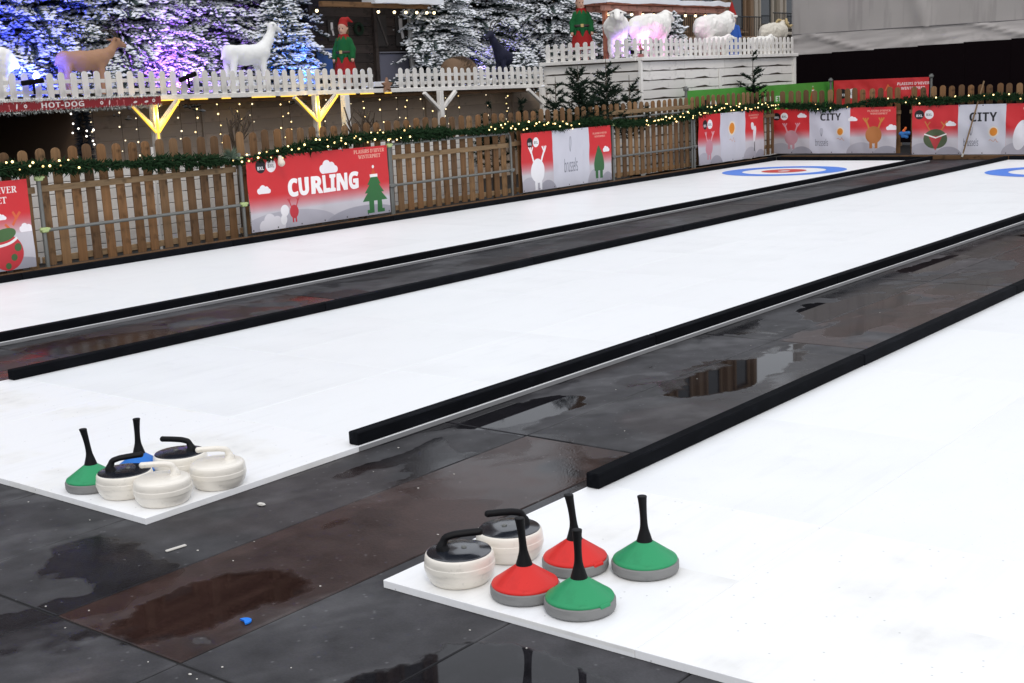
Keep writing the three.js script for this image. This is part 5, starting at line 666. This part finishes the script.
// ---------------------------------------------------------------- buildings round the square
const glassM = new THREE.MeshStandardMaterial({ color: lin(0.03, 0.035, 0.04), roughness: 0.08 });
function townHouse(label, z0, z1, h, wallC, trimC, floors, X = -30, seed = 1, D = 8) {
  const L = z0 - z1, t = thing('town_house', label, 'building', [X, 0, (z0 + z1) / 2], 0, 'houses round the square'), wm = mat(...wallC, 0.85), tm = mat(...trimC, 0.75), R = rng(seed), n = Math.max(2, Math.round(L / 2.6)), fh = h / floors, iron = mat(0.02, 0.02, 0.022, 0.5);
  obj('wall', cbox(D, h, L, 0.03), wm, t).position.set(-D / 2, h / 2, 0);
  const rf = obj('roof', (() => { const s = new THREE.Shape([new THREE.Vector2(-D, 0), new THREE.Vector2(0.1, 0), new THREE.Vector2(-1.2, 2.2), new THREE.Vector2(1 - D, 2.2)]); const g = new THREE.ExtrudeGeometry(s, { depth: L, bevelEnabled: false }); g.translate(0, h, -L / 2); return g; })(), mat(0.07, 0.07, 0.08, 0.6), t);
  const wg = cbox(0.04, fh * 0.6, 1.15, 0.01), jamb = cbox(0.14, fh * 0.66, 0.13, 0.02), head = cbox(0.16, 0.18, 1.5, 0.02), sill = cbox(0.24, 0.1, 1.5, 0.02);
  for (let f = 0; f < floors; f++) {
    obj('cornice', cbox(0.3, 0.22, L, 0.03), tm, t).position.set(0.12, (f + 1) * fh - 0.11, 0);
    for (let i = 0; i < n; i++) { const z = -L / 2 + (i + 0.5) * L / n, y = f * fh + fh * 0.45; const w = obj('window', wg, glassM, t); w.position.set(0.015, y, z); for (const s of [-1, 1]) obj('jamb', jamb, tm, w).position.set(0.05, 0, s * 0.64); obj('lintel', head, tm, w).position.set(0.06, fh * 0.36, 0); obj('sill', sill, tm, w).position.set(0.09, -fh * 0.35, 0); }
  }
  for (let i = 0; i <= n; i++) obj('pilaster', cbox(0.22, h, 0.3, 0.02), tm, t).position.set(0.09, h / 2, -L / 2 + 0.16 + i * (L - 0.32) / n);
  if (floors > 1) { const b = obj('balcony', cbox(0.9, 0.14, L * 0.9, 0.02), tm, t); b.position.set(0.45, fh + 0.05, 0); const bars = []; for (let i = 0; i < L * 0.9 / 0.16; i++) bars.push(cbox(0.02, 0.85, 0.02, 0.003).translate(0.4, 0.48, -L * 0.45 + i * 0.16)); bars.push(cbox(0.05, 0.05, L * 0.9, 0.01).translate(0.4, 0.93, 0)); stuff(obj('balcony_railing', merge(bars), iron, b)); for (let i = 0; i <= n; i++) obj('bracket', (() => { const s = new THREE.Shape(); s.moveTo(0, 0); s.lineTo(0.8, 0); s.quadraticCurveTo(0.7, -0.35, 0.3, -0.5); s.quadraticCurveTo(0.1, -0.7, 0, -1.1); s.closePath(); const g = new THREE.ExtrudeGeometry(s, { depth: 0.5, bevelEnabled: false }); g.translate(-0.42, -0.07, -0.25); return g; })(), tm, b).position.set(0, 0, -L * 0.44 + i * L * 0.88 / n); }
}
townHouse('tall brown brick house rising behind the snowy trees and the goats', -2, -20, 27, [0.13, 0.065, 0.035], [0.16, 0.09, 0.055], 7, -34, 1);
townHouse('tall dark brown house rising behind the chalet', -20.1, -36, 26, [0.11, 0.06, 0.038], [0.15, 0.09, 0.06], 7, -34, 2);
townHouse('brown stone house with balcony seen above the pink pergola', -45, -55.6, 17, [0.17, 0.105, 0.06], [0.2, 0.13, 0.08], 5, -30, 3, 3.5);
townHouse('low stone house with iron balcony seen above the ram figure', -55.7, -66, 7.2, [0.16, 0.14, 0.11], [0.34, 0.3, 0.25], 2, -30, 4);

// ---------------------------------------------------------------- litter on the paving
{
  const R = rng(99), paper = mat(0.55, 0.53, 0.49, 0.85), chip = (s, q) => { const g = new THREE.DodecahedronGeometry(1, 0), p = g.attributes.position, rr = rng(q); const sx = s * (0.7 + 0.8 * rr()), sy = s * 0.4, sz = s * (0.6 + 0.5 * rr()); g.scale(sx, sy, sz); g.computeVertexNormals(); return g; };
  const put = (o, x, z, y) => o.position.set(x, y, z);
  { const o = single('paper_stick', cbox(0.1, 0.008, 0.018, 0.003), paper, 'short white paper stick lying on the wet slab below the stones', 'litter'); put(o, -4.64, -3.3, 0.005); o.rotation.y = 1.45; }
  put(single('white_pebble', chip(0.02, 4), paper, 'white flat pebble on the paving near the sheet with white stones', 'litter'), -4.78, -3.91, 0.009);
  { const s = new THREE.CylinderGeometry(0.028, 0.028, 0.006, 20, 1, false, 0, Math.PI * 1.15), o = single('blue_token', s, mat(0.02, 0.2, 0.75, 0.4), 'bright blue half-round plastic token on the paving', 'litter'); put(o, -3.74, -2.93, 0.006); o.rotation.y = 1; }
  for (const [x, z] of [[-5.87, -3.33], [-5.34, -3.33], [-4.41, -3.55], [-4.54, -3.34], [-4.36, -2.67], [-4.55, -2.6], [-4.29, -2.52], [-3.76, -2.51], [-3.55, -2.53], [-3.5, -2.52], [-3.5, -2.63], [-4.3, -3.34], [-3.29, -2.76], [-4.3, -4.51], [-4.3, -4.78], [-3.76, -4.05], [-2.97, -3.34], [-2.7, -3.33], [-3.76, -3.34], [-4.6, -6.7], [-4.3, -7.2], [-4.5, -8.3], [-4.2, -9.9], [-4.0, -5.9], [-4.9, -5.0], [-4.7, -4.6]]) { const s = 0.0035 + 0.005 * R() * R(); put(single('paving_crumb', chip(s, Math.round(R() * 1e4)), paper, 'tiny pale crumb on the wet dark paving', 'litter', 'crumbs on the paving'), x, z, s * 0.35); }
}
scene.traverse((o) => { if (o.isMesh) o.castShadow = o.receiveShadow = true; });
renderer.render(scene, camera);
